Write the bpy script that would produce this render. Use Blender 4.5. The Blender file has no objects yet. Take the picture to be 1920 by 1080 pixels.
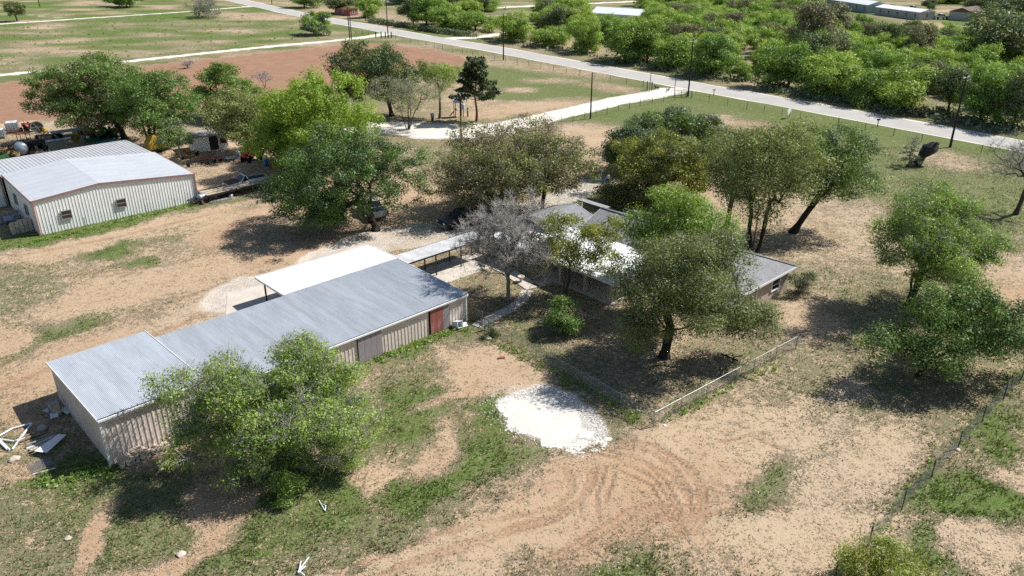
import bpy, bmesh, math, random
import numpy as np
from mathutils import Vector, Matrix
scene = bpy.context.scene
COL = scene.collection
R = math.radians
# ------------------------------------------------------------------ camera, sky, sun, exposure
F = 1480.0; HC = 31.0; PIT = math.atan(685/1480.0)
cam = bpy.data.cameras.new('camera'); camo = bpy.data.objects.new('camera', cam); COL.objects.link(camo)
cam.sensor_width = 36; cam.lens = 36*F/1920; cam.clip_start = .5; cam.clip_end = 6000
camo.location = (0, 0, HC); camo.rotation_euler = (math.pi/2-PIT, 0, 0)
scene.camera = camo
SUN_AZ = math.atan2(.358, .933); SUN_EL = R(48)
SD = Vector((math.cos(SUN_EL)*math.cos(SUN_AZ), math.cos(SUN_EL)*math.sin(SUN_AZ), math.sin(SUN_EL)))
w = bpy.data.worlds.new('World'); scene.world = w; w.use_nodes = True
sky = w.node_tree.nodes.new('ShaderNodeTexSky'); sky.sky_type = 'NISHITA'; sky.sun_disc = False
sky.sun_elevation = SUN_EL; sky.sun_rotation = math.pi/2-SUN_AZ
sky.air_density = 1.0; sky.dust_density = .6; sky.ozone_density = 1.2
w.node_tree.links.new(sky.outputs[0], w.node_tree.nodes['Background'].inputs[0])
w.node_tree.nodes['Background'].inputs[1].default_value = .074
sl = bpy.data.lights.new('sun', 'SUN'); slo = bpy.data.objects.new('sun', sl); COL.objects.link(slo)
sl.energy = 5.0; sl.angle = R(.53); sl.color = (1, .955, .89)
slo.rotation_euler = SD.to_track_quat('Z', 'Y').to_euler(); slo.location = (40, 40, 80)
vs = scene.view_settings; vs.view_transform = 'Standard'; vs.look = 'None'; vs.gamma = 1; vs.exposure = .42; vs.use_curve_mapping = False
cy = scene.cycles; cy.max_bounces = 6; cy.diffuse_bounces = 3; cy.glossy_bounces = 2; cy.transmission_bounces = 4; cy.transparent_max_bounces = 8
cy.use_denoising = False; cy.caustics_reflective = False; cy.caustics_refractive = False; cy.sample_clamp_indirect = 6
# ------------------------------------------------------------------ pixel of the photograph -> place
c_, s_ = math.cos(PIT), math.sin(PIT)
def G(px, py, z=0.0):
    dx = px-960; dy = c_*F+s_*(540-py); dz = -s_*F+c_*(540-py)
    t = (z-HC)/dz
    return Vector((dx*t, dy*t, z))
def PX(x, y, z=0.0):
    zc = y*c_-(z-HC)*s_; yc = y*s_+(z-HC)*c_
    return 960+F*x/zc, 540-F*yc/zc
def DEPTH(p): return p.y*c_-(p.z-HC)*s_
def HEIGHT(base, top):
    b = G(*base); lo, hi = 0, 60
    for _ in range(40):
        m = (lo+hi)/2
        if PX(b.x, b.y, m)[1] > top: lo = m
        else: hi = m
    return lo
# ------------------------------------------------------------------ naming and linking
def tag(o, label=None, cat=None, group=None, kind=None):
    if label: o['label'] = label
    if cat: o['category'] = cat
    if group: o['group'] = group
    if kind: o['kind'] = kind
    return o
def empty(name, loc=(0, 0, 0), rz=0, label=None, cat=None, group=None):
    o = bpy.data.objects.new(name, None); COL.objects.link(o); o.location = loc; o.rotation_euler = (0, 0, rz)
    o.empty_display_size = .2
    return tag(o, label, cat, group)
def link(name, me, parent=None):
    o = bpy.data.objects.new(name, me); COL.objects.link(o)
    if parent is not None: o.parent = parent
    return o
def copy_tree(o, parent=None):
    c = o.copy(); COL.objects.link(c)
    if parent is not None: c.parent = parent
    for ch in o.children: copy_tree(ch, c)
    return c
# ------------------------------------------------------------------ mesh builder
class MB:
    def __init__(s): s.v = []; s.f = []; s.m = []; s.mi = 0
    def add(s, vs_, fs):
        n = len(s.v); s.v += [tuple(p) for p in vs_]; s.f += [tuple(i+n for i in f) for f in fs]; s.m += [s.mi]*len(fs); return s
    def box(s, c, d, rz=0, rx=0, ry=0, taper=1.0):
        hx, hy, hz = d[0]/2, d[1]/2, d[2]/2
        M = Matrix.Rotation(rz, 3, 'Z') @ Matrix.Rotation(ry, 3, 'Y') @ Matrix.Rotation(rx, 3, 'X')
        P = []
        for z, t in ((-hz, 1), (hz, taper)):
            for x, y in ((-hx, -hy), (hx, -hy), (hx, hy), (-hx, hy)): P.append(M @ Vector((x*t, y*t, z))+Vector(c))
        return s.add(P, [(0, 3, 2, 1), (4, 5, 6, 7), (0, 1, 5, 4), (1, 2, 6, 5), (2, 3, 7, 6), (3, 0, 4, 7)])
    def tube(s, a, b, r0, r1=None, n=8, cap=True):
        a = Vector(a); b = Vector(b); r1 = r0 if r1 is None else r1
        d = (b-a); d = d.normalized() if d.length > 1e-6 else Vector((0, 0, 1))
        x = d.orthogonal().normalized(); y = d.cross(x); P = []
        for q, r in ((a, r0), (b, r1)):
            for k in range(n): P.append(q+(x*math.cos(2*math.pi*k/n)+y*math.sin(2*math.pi*k/n))*r)
        fs = [(k, (k+1) % n, n+(k+1) % n, n+k) for k in range(n)]
        if cap: fs += [tuple(range(n-1, -1, -1)), tuple(range(n, 2*n))]
        return s.add(P, fs)
    def path(s, pts, r, n=6):
        for a, b in zip(pts[:-1], pts[1:]): s.tube(a, b, r, r, n)
        return s
    def lathe(s, prof, n=14, M=None):
        P = []; M = M or Matrix.Identity(4)
        for r, z in prof:
            for k in range(n): P.append(M @ Vector((r*math.cos(2*math.pi*k/n), r*math.sin(2*math.pi*k/n), z)))
        fs = []
        for i in range(len(prof)-1):
            for k in range(n): fs.append((i*n+k, i*n+(k+1) % n, (i+1)*n+(k+1) % n, (i+1)*n+k))
        fs += [tuple(range(n-1, -1, -1)), tuple(range((len(prof)-1)*n, len(prof)*n))]
        return s.add(P, fs)
    def prism(s, poly, z0, z1):                    # flat polygon pushed up
        n = len(poly)
        return s.add([(p[0], p[1], z0) for p in poly]+[(p[0], p[1], z1) for p in poly],
                     [tuple(range(n-1, -1, -1)), tuple(range(n, 2*n))]+[(k, (k+1) % n, n+(k+1) % n, n+k) for k in range(n)])
    def side(s, prof, y0, y1, t0=None):            # outline in x,z pushed along y; t0: inset of the upper part per point
        n = len(prof); t = t0 or [0]*n
        return s.add([(p[0], y0+t[i], p[1]) for i, p in enumerate(prof)]+[(p[0], y1-t[i], p[1]) for i, p in enumerate(prof)],
                     [tuple(range(n)), tuple(range(2*n-1, n-1, -1))]+[(k, n+k, n+(k+1) % n, (k+1) % n) for k in range(n)])
    def build(s, name, mat, parent=None, smooth=False, bevel=0):
        me = bpy.data.meshes.new(name); me.from_pydata(s.v, [], s.f)
        mats = mat if isinstance(mat, (list, tuple)) else [mat]
        for m in mats: me.materials.append(m)
        if len(mats) > 1: me.polygons.foreach_set('material_index', s.m)
        if smooth: me.polygons.foreach_set('use_smooth', [True]*len(me.polygons))
        me.update(); o = link(name, me, parent)
        if bevel:
            b = o.modifiers.new('bevel', 'BEVEL'); b.width = bevel; b.segments = 2; b.limit_method = 'ANGLE'
        return o
# ------------------------------------------------------------------ materials
def nd(nt, t, **kw):
    n = nt.nodes.new('ShaderNode'+t)
    for k, v in kw.items():
        if k.startswith('i_'): n.inputs[k[2:].replace('_', ' ')].default_value = v
        else: setattr(n, k, v)
    return n
def mixc(nt, fac, a, b, mode='MIX'):
    n = nt.nodes.new('ShaderNodeMix'); n.data_type = 'RGBA'; n.blend_type = mode
    for i, v in ((0, fac), (6, a), (7, b)):
        if isinstance(v, (int, float)): n.inputs[i].default_value = v
        elif isinstance(v, tuple): n.inputs[i].default_value = (*v, 1) if len(v) == 3 else v
        else: nt.links.new(v, n.inputs[i])
    return n.outputs[2]
def math_(nt, op, a, b=None, c=None, clamp=False):
    n = nt.nodes.new('ShaderNodeMath'); n.operation = op; n.use_clamp = clamp
    for i, v in enumerate((a, b, c)):
        if v is None: continue
        if isinstance(v, (int, float)): n.inputs[i].default_value = v
        else: nt.links.new(v, n.inputs[i])
    return n.outputs[0]
def sstep(nt, x, lo, hi):
    n = nt.nodes.new('ShaderNodeMapRange'); n.interpolation_type = 'SMOOTHSTEP'
    nt.links.new(x, n.inputs[0]); n.inputs[1].default_value = lo; n.inputs[2].default_value = hi
    return n.outputs[0]
def noise(nt, vec, scale, detail=4, rough=.55, dist=0):
    n = nd(nt, 'TexNoise'); n.inputs['Scale'].default_value = scale; n.inputs['Detail'].default_value = detail
    n.inputs['Roughness'].default_value = rough; n.inputs['Distortion'].default_value = dist
    if vec is not None: nt.links.new(vec, n.inputs['Vector'])
    return n.outputs['Fac']
MATS = {}
def mat(name, col, rough=.7, metal=0, var=.12, scale=3, spec=.4, dirt=None, dirtamt=.3, bump=0, objvar=0, stretch=None):
    """painted / metal / stone surface: base colour, mottling, optional stains, per-object variation"""
    if name in MATS: return MATS[name]
    m = bpy.data.materials.new(name); m.use_nodes = True; nt = m.node_tree; b = nt.nodes['Principled BSDF']
    tc = nd(nt, 'TexCoord'); v = tc.outputs['Object']
    if stretch:
        mp = nd(nt, 'Mapping'); mp.inputs['Scale'].default_value = stretch; nt.links.new(v, mp.inputs[0]); v = mp.outputs[0]
    n1 = noise(nt, v, scale, 6, .6)
    dk = tuple(x*(1-var*1.6) for x in col); lt = tuple(min(1, x*(1+var)) for x in col)
    c = mixc(nt, sstep(nt, n1, .3, .7), dk, lt)
    if dirt:
        n2 = noise(nt, v, scale*.6, 8, .7)
        c = mixc(nt, math_(nt, 'MULTIPLY', sstep(nt, n2, .5, .72), dirtamt), c, dirt)
    if objvar:
        oi = nd(nt, 'ObjectInfo'); f = math_(nt, 'MULTIPLY_ADD', oi.outputs['Random'], objvar*2, 1-objvar)
        hs = nd(nt, 'HueSaturation'); nt.links.new(c, hs.inputs['Color']); nt.links.new(f, hs.inputs['Value']); c = hs.outputs[0]
    nt.links.new(c, b.inputs['Base Color']); b.inputs['Roughness'].default_value = rough; b.inputs['Metallic'].default_value = metal
    b.inputs['Specular IOR Level'].default_value = spec
    if bump:
        bp = nd(nt, 'Bump'); bp.inputs['Strength'].default_value = bump; bp.inputs['Distance'].default_value = .03
        nt.links.new(noise(nt, v, scale*6, 5, .65), bp.inputs['Height']); nt.links.new(bp.outputs[0], b.inputs['Normal'])
    MATS[name] = m; return m
def leafmat(name, a, b2, trans=.32, ov=.12):
    m = bpy.data.materials.new(name); m.use_nodes = True; nt = m.node_tree
    for n in list(nt.nodes): nt.nodes.remove(n)
    out = nd(nt, 'OutputMaterial'); at = nd(nt, 'Attribute', attribute_name='tint')
    c = mixc(nt, at.outputs['Fac'], a, b2)
    oi = nd(nt, 'ObjectInfo'); hs = nd(nt, 'HueSaturation'); nt.links.new(c, hs.inputs['Color'])
    nt.links.new(math_(nt, 'MULTIPLY_ADD', oi.outputs['Random'], ov*2, 1-ov), hs.inputs['Value'])
    nt.links.new(math_(nt, 'MULTIPLY_ADD', oi.outputs['Random'], -.02, .507), hs.inputs['Hue']); c = hs.outputs[0]
    d = nd(nt, 'BsdfDiffuse'); t = nd(nt, 'BsdfTranslucent'); g = nd(nt, 'BsdfGlossy'); g.inputs['Roughness'].default_value = .5
    g.inputs['Color'].default_value = (.8, .85, .8, 1)
    nt.links.new(c, d.inputs[0]); nt.links.new(mixc(nt, 1.0, c, (1.15, 1.2, .55), 'MULTIPLY'), t.inputs[0])
    m1 = nd(nt, 'MixShader'); m1.inputs[0].default_value = trans; nt.links.new(d.outputs[0], m1.inputs[1]); nt.links.new(t.outputs[0], m1.inputs[2])
    m2 = nd(nt, 'MixShader'); m2.inputs[0].default_value = .035; nt.links.new(m1.outputs[0], m2.inputs[1]); nt.links.new(g.outputs[0], m2.inputs[2])
    nt.links.new(m2.outputs[0], out.inputs[0]); return m
def glassmat(name='window_glass', col=(.02, .025, .03)):
    if name in MATS: return MATS[name]
    m = bpy.data.materials.new(name); m.use_nodes = True; b = m.node_tree.nodes['Principled BSDF']
    b.inputs['Base Color'].default_value = (*col, 1); b.inputs['Roughness'].default_value = .08; b.inputs['Specular IOR Level'].default_value = .7
    MATS[name] = m; return m
rng = np.random.default_rng(7); random.seed(7)
# ================================================================== ground
def vnoise(x, y, s, seed):
    """smooth value noise (numpy)"""
    r = np.random.default_rng(seed); T = r.random((64, 64)); X = x/s; Y = y/s
    xi = np.floor(X).astype(int); yi = np.floor(Y).astype(int); fx = X-xi; fy = Y-yi
    fx = fx*fx*(3-2*fx); fy = fy*fy*(3-2*fy); g = lambda a, b: T[a % 64, b % 64]
    return (g(xi, yi)*(1-fx)+g(xi+1, yi)*fx)*(1-fy)+(g(xi, yi+1)*(1-fx)+g(xi+1, yi+1)*fx)*fy
ROAD_U = [(473, 0), (567, 23), (640, 37), (690, 43), (827, 68), (890, 77), (1053, 110), (1160, 130), (1280, 152), (1440, 177), (1580, 203), (1640, 216), (1782, 239), (1884, 257), (1935, 267)]
ROAD_L = [(410, 0), (567, 33), (640, 48), (707, 62), (783, 77), (927, 98), (1087, 128), (1207, 148), (1280, 166), (1400, 188), (1530, 211), (1640, 231), (1701, 244), (1781, 258), (1844, 270), (1935, 288)]
DRIVE = [(1262, 170, 3.2), (1160, 189, 2.9), (1100, 202, 2.8), (1030, 219, 3.0), (985, 230, 3.3), (930, 243, 4.2), (870, 247, 5.0), (810, 246, 5.2), (755, 240, 4.5), (700, 238, 3.5), (650, 246, 2.6)]
PATH1 = [(-40, 146, 1.9), (0, 141, 1.9), (143, 126.5, 1.9), (273, 111.5, 1.9), (467, 91, 1.9), (640, 75, 2.0), (690, 69, 2.2), (722, 64, 3.0)]
PATH2 = [(-30, 47, 1.7), (0, 45, 1.7), (100, 38.5, 1.7), (180, 33, 1.6), (260, 28, 1.3), (343, 22.5, 1.2), (440, 14.5, 1.4), (470, 12, 2.0)]
PATH3 = [(50, 27.5, 1.0), (110, 33, 1.0), (150, 34.5, 1.0)]
HOUSE_DRIVE = [(1128, 338, 2.2), (1085, 357, 2.3), (1050, 369, 2.3), (1010, 386, 2.4), (960, 402, 2.6), (900, 425, 3.0), (800, 436, 3.4), (690, 456, 3.6)]
FARDRIVE = [(1275, 0, 2.5), (1180, 3, 2.5), (940, 14, 2.5)]
SIDE_DRV = [(835, 73, 3.0), (905, 69, 2.2), (960, 60, 2.2), (1010, 56, 2.4)]
def polyline_dist(x, y, pts):
    d = np.full(x.shape, 1e9); wdt = np.zeros(x.shape)
    P = [(G(p[0], p[1]), p[2] if len(p) > 2 else 1) for p in pts]
    for (a, wa), (b, wb) in zip(P[:-1], P[1:]):
        vx, vy = b.x-a.x, b.y-a.y; L = vx*vx+vy*vy+1e-9
        t = np.clip(((x-a.x)*vx+(y-a.y)*vy)/L, 0, 1); q = np.hypot(x-a.x-t*vx, y-a.y-t*vy)
        k = q < d; d = np.where(k, q, d); wdt = np.where(k, wa+t*(wb-wa), wdt)
    return d, wdt
# painted patches of ground cover: px, py, half sizes in px, tilt, grass, redness, strength
PATCH = [
 # base zones
 (1000, 1000, 1400, 560, 0, .52, .3, 1), (330, 560, 520, 200, -10, .36, .35, 1), (1650, 350, 460, 130, 10, .68, .1, 1),
 (1680, 560, 330, 140, 0, .56, .1, .9), (1480, 440, 240, 70, 5, .42, .15, .9), (1250, 600, 230, 130, 20, .42, .2, 1),
 (1020, 165, 300, 60, 8, .7, .1, 1), (1400, 260, 350, 60, 10, .8, .1, 1), (400, 300, 330, 70, 0, .3, .35, 1),
 # green
 (745, 775, 100, 48, -28, .85, .2, 1), (835, 905, 125, 36, -28, .9, .2, 1), (905, 800, 34, 70, 8, .85, .2, 1), (1015, 862, 95, 22, -6, .85, .2, 1),
 (560, 965, 150, 55, -18, .8, .2, 1), (470, 1020, 120, 55, -15, .8, .2, 1), (50, 1010, 110, 90, 0, .58, .2, 1), (150, 900, 100, 30, -12, .92, .1, 1),
 (690, 1000, 90, 40, -25, .62, .2, .8), (640, 745, 60, 60, 0, .55, .2, .8), (990, 760, 40, 30, 0, .4, .2, .6),
 (1485, 880, 125, 34, -38, .75, .1, 1), (1560, 800, 90, 40, -30, .6, .1, .7), (1850, 945, 150, 38, 6, .9, .1, 1), (1700, 1040, 75, 55, 0, .85, .1, 1), (1890, 825, 60, 50, -30, .82, .1, 1),
 (1170, 1062, 60, 28, 0, .8, .1, 1), (1160, 985, 45, 20, -10, .7, .1, .9), (1340, 1030, 40, 50, 0, .5, .1, .6), (1380, 690, 110, 30, -30, .58, .1, .8), (1620, 680, 100, 40, 0, .5, .1, .6),
 (290, 965, 210, 75, 0, .7, .2, .9), (230, 418, 250, 20, -13, .85, .1, 1), (40, 455, 120, 25, -14, .85, .1, 1), (205, 465, 55, 16, -10, .8, .1, 1),
 (257, 498, 34, 10, -8, .75, .1, 1), (40, 545, 80, 50, -15, .58, .1, .9), (120, 618, 130, 15, -24, .75, .1, .9), (340, 545, 210, 10, -15, .62, .1, .8), (500, 370, 110, 22, -3, .72, .1, 1), (340, 430, 60, 18, -15, .62, .1, .8),
 (800, 640, 95, 20, -24, .85, .2, 1), (700, 690, 60, 18, -25, .6, .2, .8), (990, 640, 70, 35, 20, .65, .2, .9), (1040, 700, 60, 40, 25, .6, .2, .8), (1700, 330, 170, 45, 6, .68, .0, 1), (1600, 290, 80, 40, 0, .75, 0, .8), (1880, 400, 70, 40, 0, .72, 0, .8),
 (1030, 170, 200, 28, 8, .76, .1, .9), (1190, 250, 120, 22, -6, .74, .1, .9), (1350, 215, 90, 14, 10, .7, .1, .8), (1700, 255, 300, 10, 9, .8, 0, .9), (1500, 210, 500, 9, 8, .78, 0, .9),
 # bare
 (1160, 930, 210, 95, -15, .06, .75, 1), (960, 1000, 190, 48, -26, .08, .4, 1), (720, 1065, 150, 28, -20, .15, .35, 1), (1390, 820, 160, 52, -5, .16, .12, 1), (1620, 870, 120, 70, -25, .14, .15, 1), (1520, 1010, 150, 60, -10, .12, .15, 1),
 (1860, 1025, 100, 42, 0, .1, .15, 1), (1330, 960, 70, 90, 0, .12, .5, .9), (1560, 750, 60, 22, -20, .2, .2, .8), (1890, 880, 50, 20, 0, .15, .15, .9), (840, 850, 60, 34, -35, .12, .5, 1), (720, 900, 50, 14, -30, .15, .4, .9),
 (240, 432, 260, 11, -13, .05, .3, 1), (300, 535, 200, 26, -12, .06, .45, 1), (425, 435, 60, 24, -20, .05, .85, 1), (130, 680, 180, 26, -23, .05, .7, 1), (40, 780, 70, 40, -20, .25, .75, .9), (190, 540, 60, 14, -10, .06, .4, .9),
 (560, 470, 90, 22, -14, .05, .6, .9), (620, 450, 60, 20, -14, .05, .7, .9), (10, 640, 60, 22, -20, .08, .6, 1), (470, 400, 160, 10, -12, .08, .3, .9), (120, 470, 80, 12, -12, .05, .3, .9), (380, 590, 90, 24, -14, .16, .2, .8), (200, 720, 60, 14, -20, .1, .6, .8),
 (900, 690, 78, 34, -8, .05, .45, 1), (990, 700, 60, 22, 25, .06, .5, .9), (850, 730, 90, 14, -25, .1, .55, .8), (300, 850, 60, 18, -24, .05, .95, 1), (170, 1010, 38, 55, 0, .06, .95, 1), (400, 960, 42, 75, 8, .06, .85, 1), (300, 1062, 110, 22, -12, .1, .8, 1), (480, 850, 90, 25, 0, .25, .5, .8), (30, 880, 60, 20, 0, .25, .5, .8),
 (1560, 430, 140, 50, 5, .27, .2, .9), (1330, 355, 60, 18, 0, .1, .3, .9), (1400, 380, 90, 25, 0, .3, .25, .8), (1510, 590, 60, 40, 10, .12, .4, .9), (1180, 270, 110, 14, 15, .1, .35, .9), (1110, 260, 60, 26, 0, .06, .35, 1), (1150, 305, 80, 22, 0, .1, .4, 1),
 (960, 205, 130, 11, -6, .08, .45, 1), (860, 190, 90, 14, 8, .3, .35, 1), (820, 170, 90, 20, 0, .4, .3, .9), (960, 120, 160, 9, 8, .42, .25, .9), (1090, 135, 60, 7, 8, .35, .3, .7), (1035, 152, 45, 5, 0, .2, .3, .7), (975, 168, 30, 4, 0, .15, .4, .9), (1150, 165, 60, 8, 8, .35, .5, .8), (1400, 235, 60, 9, 5, .3, .4, .8), (1345, 225, 30, 8, 0, .2, .4, .8),
 (1770, 300, 70, 14, 10, .25, .3, .7), (1890, 540, 70, 45, -10, .12, .75, .9), (1860, 500, 90, 30, 0, .2, .3, .8), (1100, 68, 260, 20, 8, .55, .3, .9), (1060, 88, 90, 10, 8, .35, .4, .9), (900, 60, 70, 8, 8, .25, .4, .9), (690, 30, 150, 10, 8, .3, .4, .8), (1430, 155, 40, 8, 0, .25, .2, .8),
 (760, 225, 120, 30, 0, .45, .35, .8), (1250, 330, 110, 30, 0, .3, .3, .8), (430, 355, 60, 12, -5, .05, .2, 1), (520, 290, 120, 30, 0, .12, .5, .9), (120, 240, 160, 18, -5, .35, .2, .9), (10, 240, 90, 12, -5, .05, .25, .9), (60, 275, 80, 14, -5, .15, .3, .8), (760, 390, 110, 50, 0, .05, .55, .9), (700, 350, 90, 30, 0, .1, .5, .8),
]
FIELD = [(-60, 165), (0, 156), (120, 143), (300, 120), (480, 101), (640, 84), (720, 82), (813, 92), (868, 106), (883, 116), (858, 123), (800, 122), (700, 140), (520, 190), (420, 205), (250, 215), (60, 226), (-60, 238)]
TRACKS = [([(1130, 818), (1215, 835), (1275, 868), (1310, 915), (1318, 965), (1290, 1000), (1235, 1012), (1160, 1000)], .35), ([(1150, 828), (1225, 850), (1270, 885), (1295, 930), (1300, 975), (1262, 990)], .3),
 ([(960, 1085), (1040, 1050), (1120, 1005), (1190, 965), (1260, 950)], .35), ([(985, 1090), (1070, 1055), (1150, 1012), (1220, 975), (1330, 962), (1440, 945)], .3), ([(640, 1075), (760, 1020), (880, 985), (980, 965), (1040, 950), (1075, 915), (1068, 885)], .4), ([(690, 1085), (800, 1040), (930, 1000), (1040, 965), (1085, 935), (1112, 905), (1118, 880)], .4),
 ([(1075, 845), (1150, 860), (1230, 900), (1290, 985)], .3), ([(1118, 975), (1115, 930), (1135, 880)], .25), ([(1330, 905), (1420, 930), (1480, 945)], .3), ([(1345, 830), (1400, 815), (1470, 845)], .25), ([(770, 722), (815, 742), (850, 772), (868, 800), (878, 835)], .45), ([(700, 828), (760, 818), (790, 800)], .3), ([(730, 958), (712, 975), (705, 990)], .2), ([(640, 650), (690, 690), (790, 700)], .2),
 ([(-10, 735), (90, 690), (200, 660), (330, 610), (480, 545)], .5), ([(-10, 690), (110, 630), (250, 590), (420, 530)], .4), ([(30, 480), (200, 448), (400, 400), (520, 385)], .6), ([(100, 520), (300, 500), (420, 470)], .3)]
_r = random.Random(3); _m = []
for pts, wd in TRACKS[:9]:
    for k in range(2):
        ox, oy = _r.uniform(-30, 30), _r.uniform(-18, 18); _m.append(([(p[0]+ox, p[1]+oy+_r.uniform(-2, 2)) for p in pts[_r.randint(0, 1):]], _r.uniform(.16, .26)))
TRACKS = [(p, w_*.85) for p, w_ in TRACKS]+_m
def ground_cover(x, y):
    px, py = PX(x, y)
    vis = y > 12
    wx = (vnoise(x, y, 3.1, 1)-.5)*2; wy = (vnoise(x, y, 3.1, 2)-.5)*2
    wx2 = (vnoise(x, y, .9, 3)-.5)*2; wy2 = (vnoise(x, y, .9, 4)-.5)*2
    xw = x+wx*1.3+wx2*.5; yw = y+wy*1.3+wy2*.5
    qx, qy = PX(xw, np.maximum(yw, 1))
    g = .66+.25*(vnoise(x, y, 30, 5)-.5)+.2*(vnoise(x, y, 11, 6)-.5); rd = .2+.2*vnoise(x, y, 25, 7)
    far = np.clip((y-150)/60, 0, 1)
    g = g+far*((.75*(vnoise(x, y*2.2, 14, 8)-.5)+.3*(vnoise(x, y*2, 5, 18)-.5)+.0))
    for cx, cy_, rx, ry, ang, gv, rv, st in PATCH:
        a = math.radians(ang); dx = qx-cx; dy = qy-cy_
        u = (dx*math.cos(a)+dy*math.sin(a))/rx; v = (-dx*math.sin(a)+dy*math.cos(a))/ry
        d = np.sqrt(u*u+v*v); wgt = np.clip((1.6-d)/1.1, 0, 1); wgt = wgt*wgt*(3-2*wgt)*st*vis
        g = g*(1-wgt)+gv*wgt; rd = rd*(1-wgt)+rv*wgt
    return g, rd, px, py, xw, yw
def inside(px, py, poly):
    r = np.zeros(px.shape, bool); n = len(poly)
    for i in range(n):
        x1, y1 = poly[i]; x2, y2 = poly[(i+1) % n]
        k = ((y1 > py) != (y2 > py)) & (px < (x2-x1)*(py-y1)/((y2-y1) if y2 != y1 else 1e-9)+x1); r ^= k
    return r
def ground_attrs(x, y):
    g, rd, px, py, xw, yw = ground_cover(x, y)
    cal = np.zeros(x.shape); till = np.zeros(x.shape); trk = np.zeros(x.shape)
    for pl, amt in ((DRIVE, .9), (PATH1, .8), (PATH2, .7), (PATH3, .6), (SIDE_DRV, .8), (FARDRIVE, .8), (HOUSE_DRIVE, .55)):
        d, wd = polyline_dist(xw*.35+x*.65, yw*.35+y*.65, pl); cal = np.maximum(cal, amt*np.clip((wd+.5-d)/.9, 0, 1))
    # white limestone pad, grey drive in front of the carport
    for cx, cy_, rx, ry, ang, st in ((1028, 778, 104, 52, 18, 1), (985, 745, 60, 30, 20, .45), (450, 548, 92, 30, -14, .6), (560, 520, 120, 30, -14, .6), (640, 480, 110, 26, -14, .6)):
        a = math.radians(ang); qx, qy = PX(x+(xw-x)*.5, np.maximum(y+(yw-y)*.5, 1)); dx = qx-cx; dy = qy-cy_
        d = np.hypot((dx*math.cos(a)+dy*math.sin(a))/rx, (-dx*math.sin(a)+dy*math.cos(a))/ry); cal = np.maximum(cal, st*np.clip((1.12-d)/.3, 0, 1))
    for pts, wd in TRACKS:
        d, _ = polyline_dist(x+(xw-x)*.12, y+(yw-y)*.12, pts); trk = np.maximum(trk, np.clip((wd*.9-d)/(wd*.6), 0, 1)*(.3+.8*vnoise(x, y, 1.3, 12)))
    till = (inside(px, py, FIELD) & (y > 60)).astype(float)
    g = g*(1-till); lit = vnoise(x, y, 7, 9)
    return g, rd, cal, till, trk, lit
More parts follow.
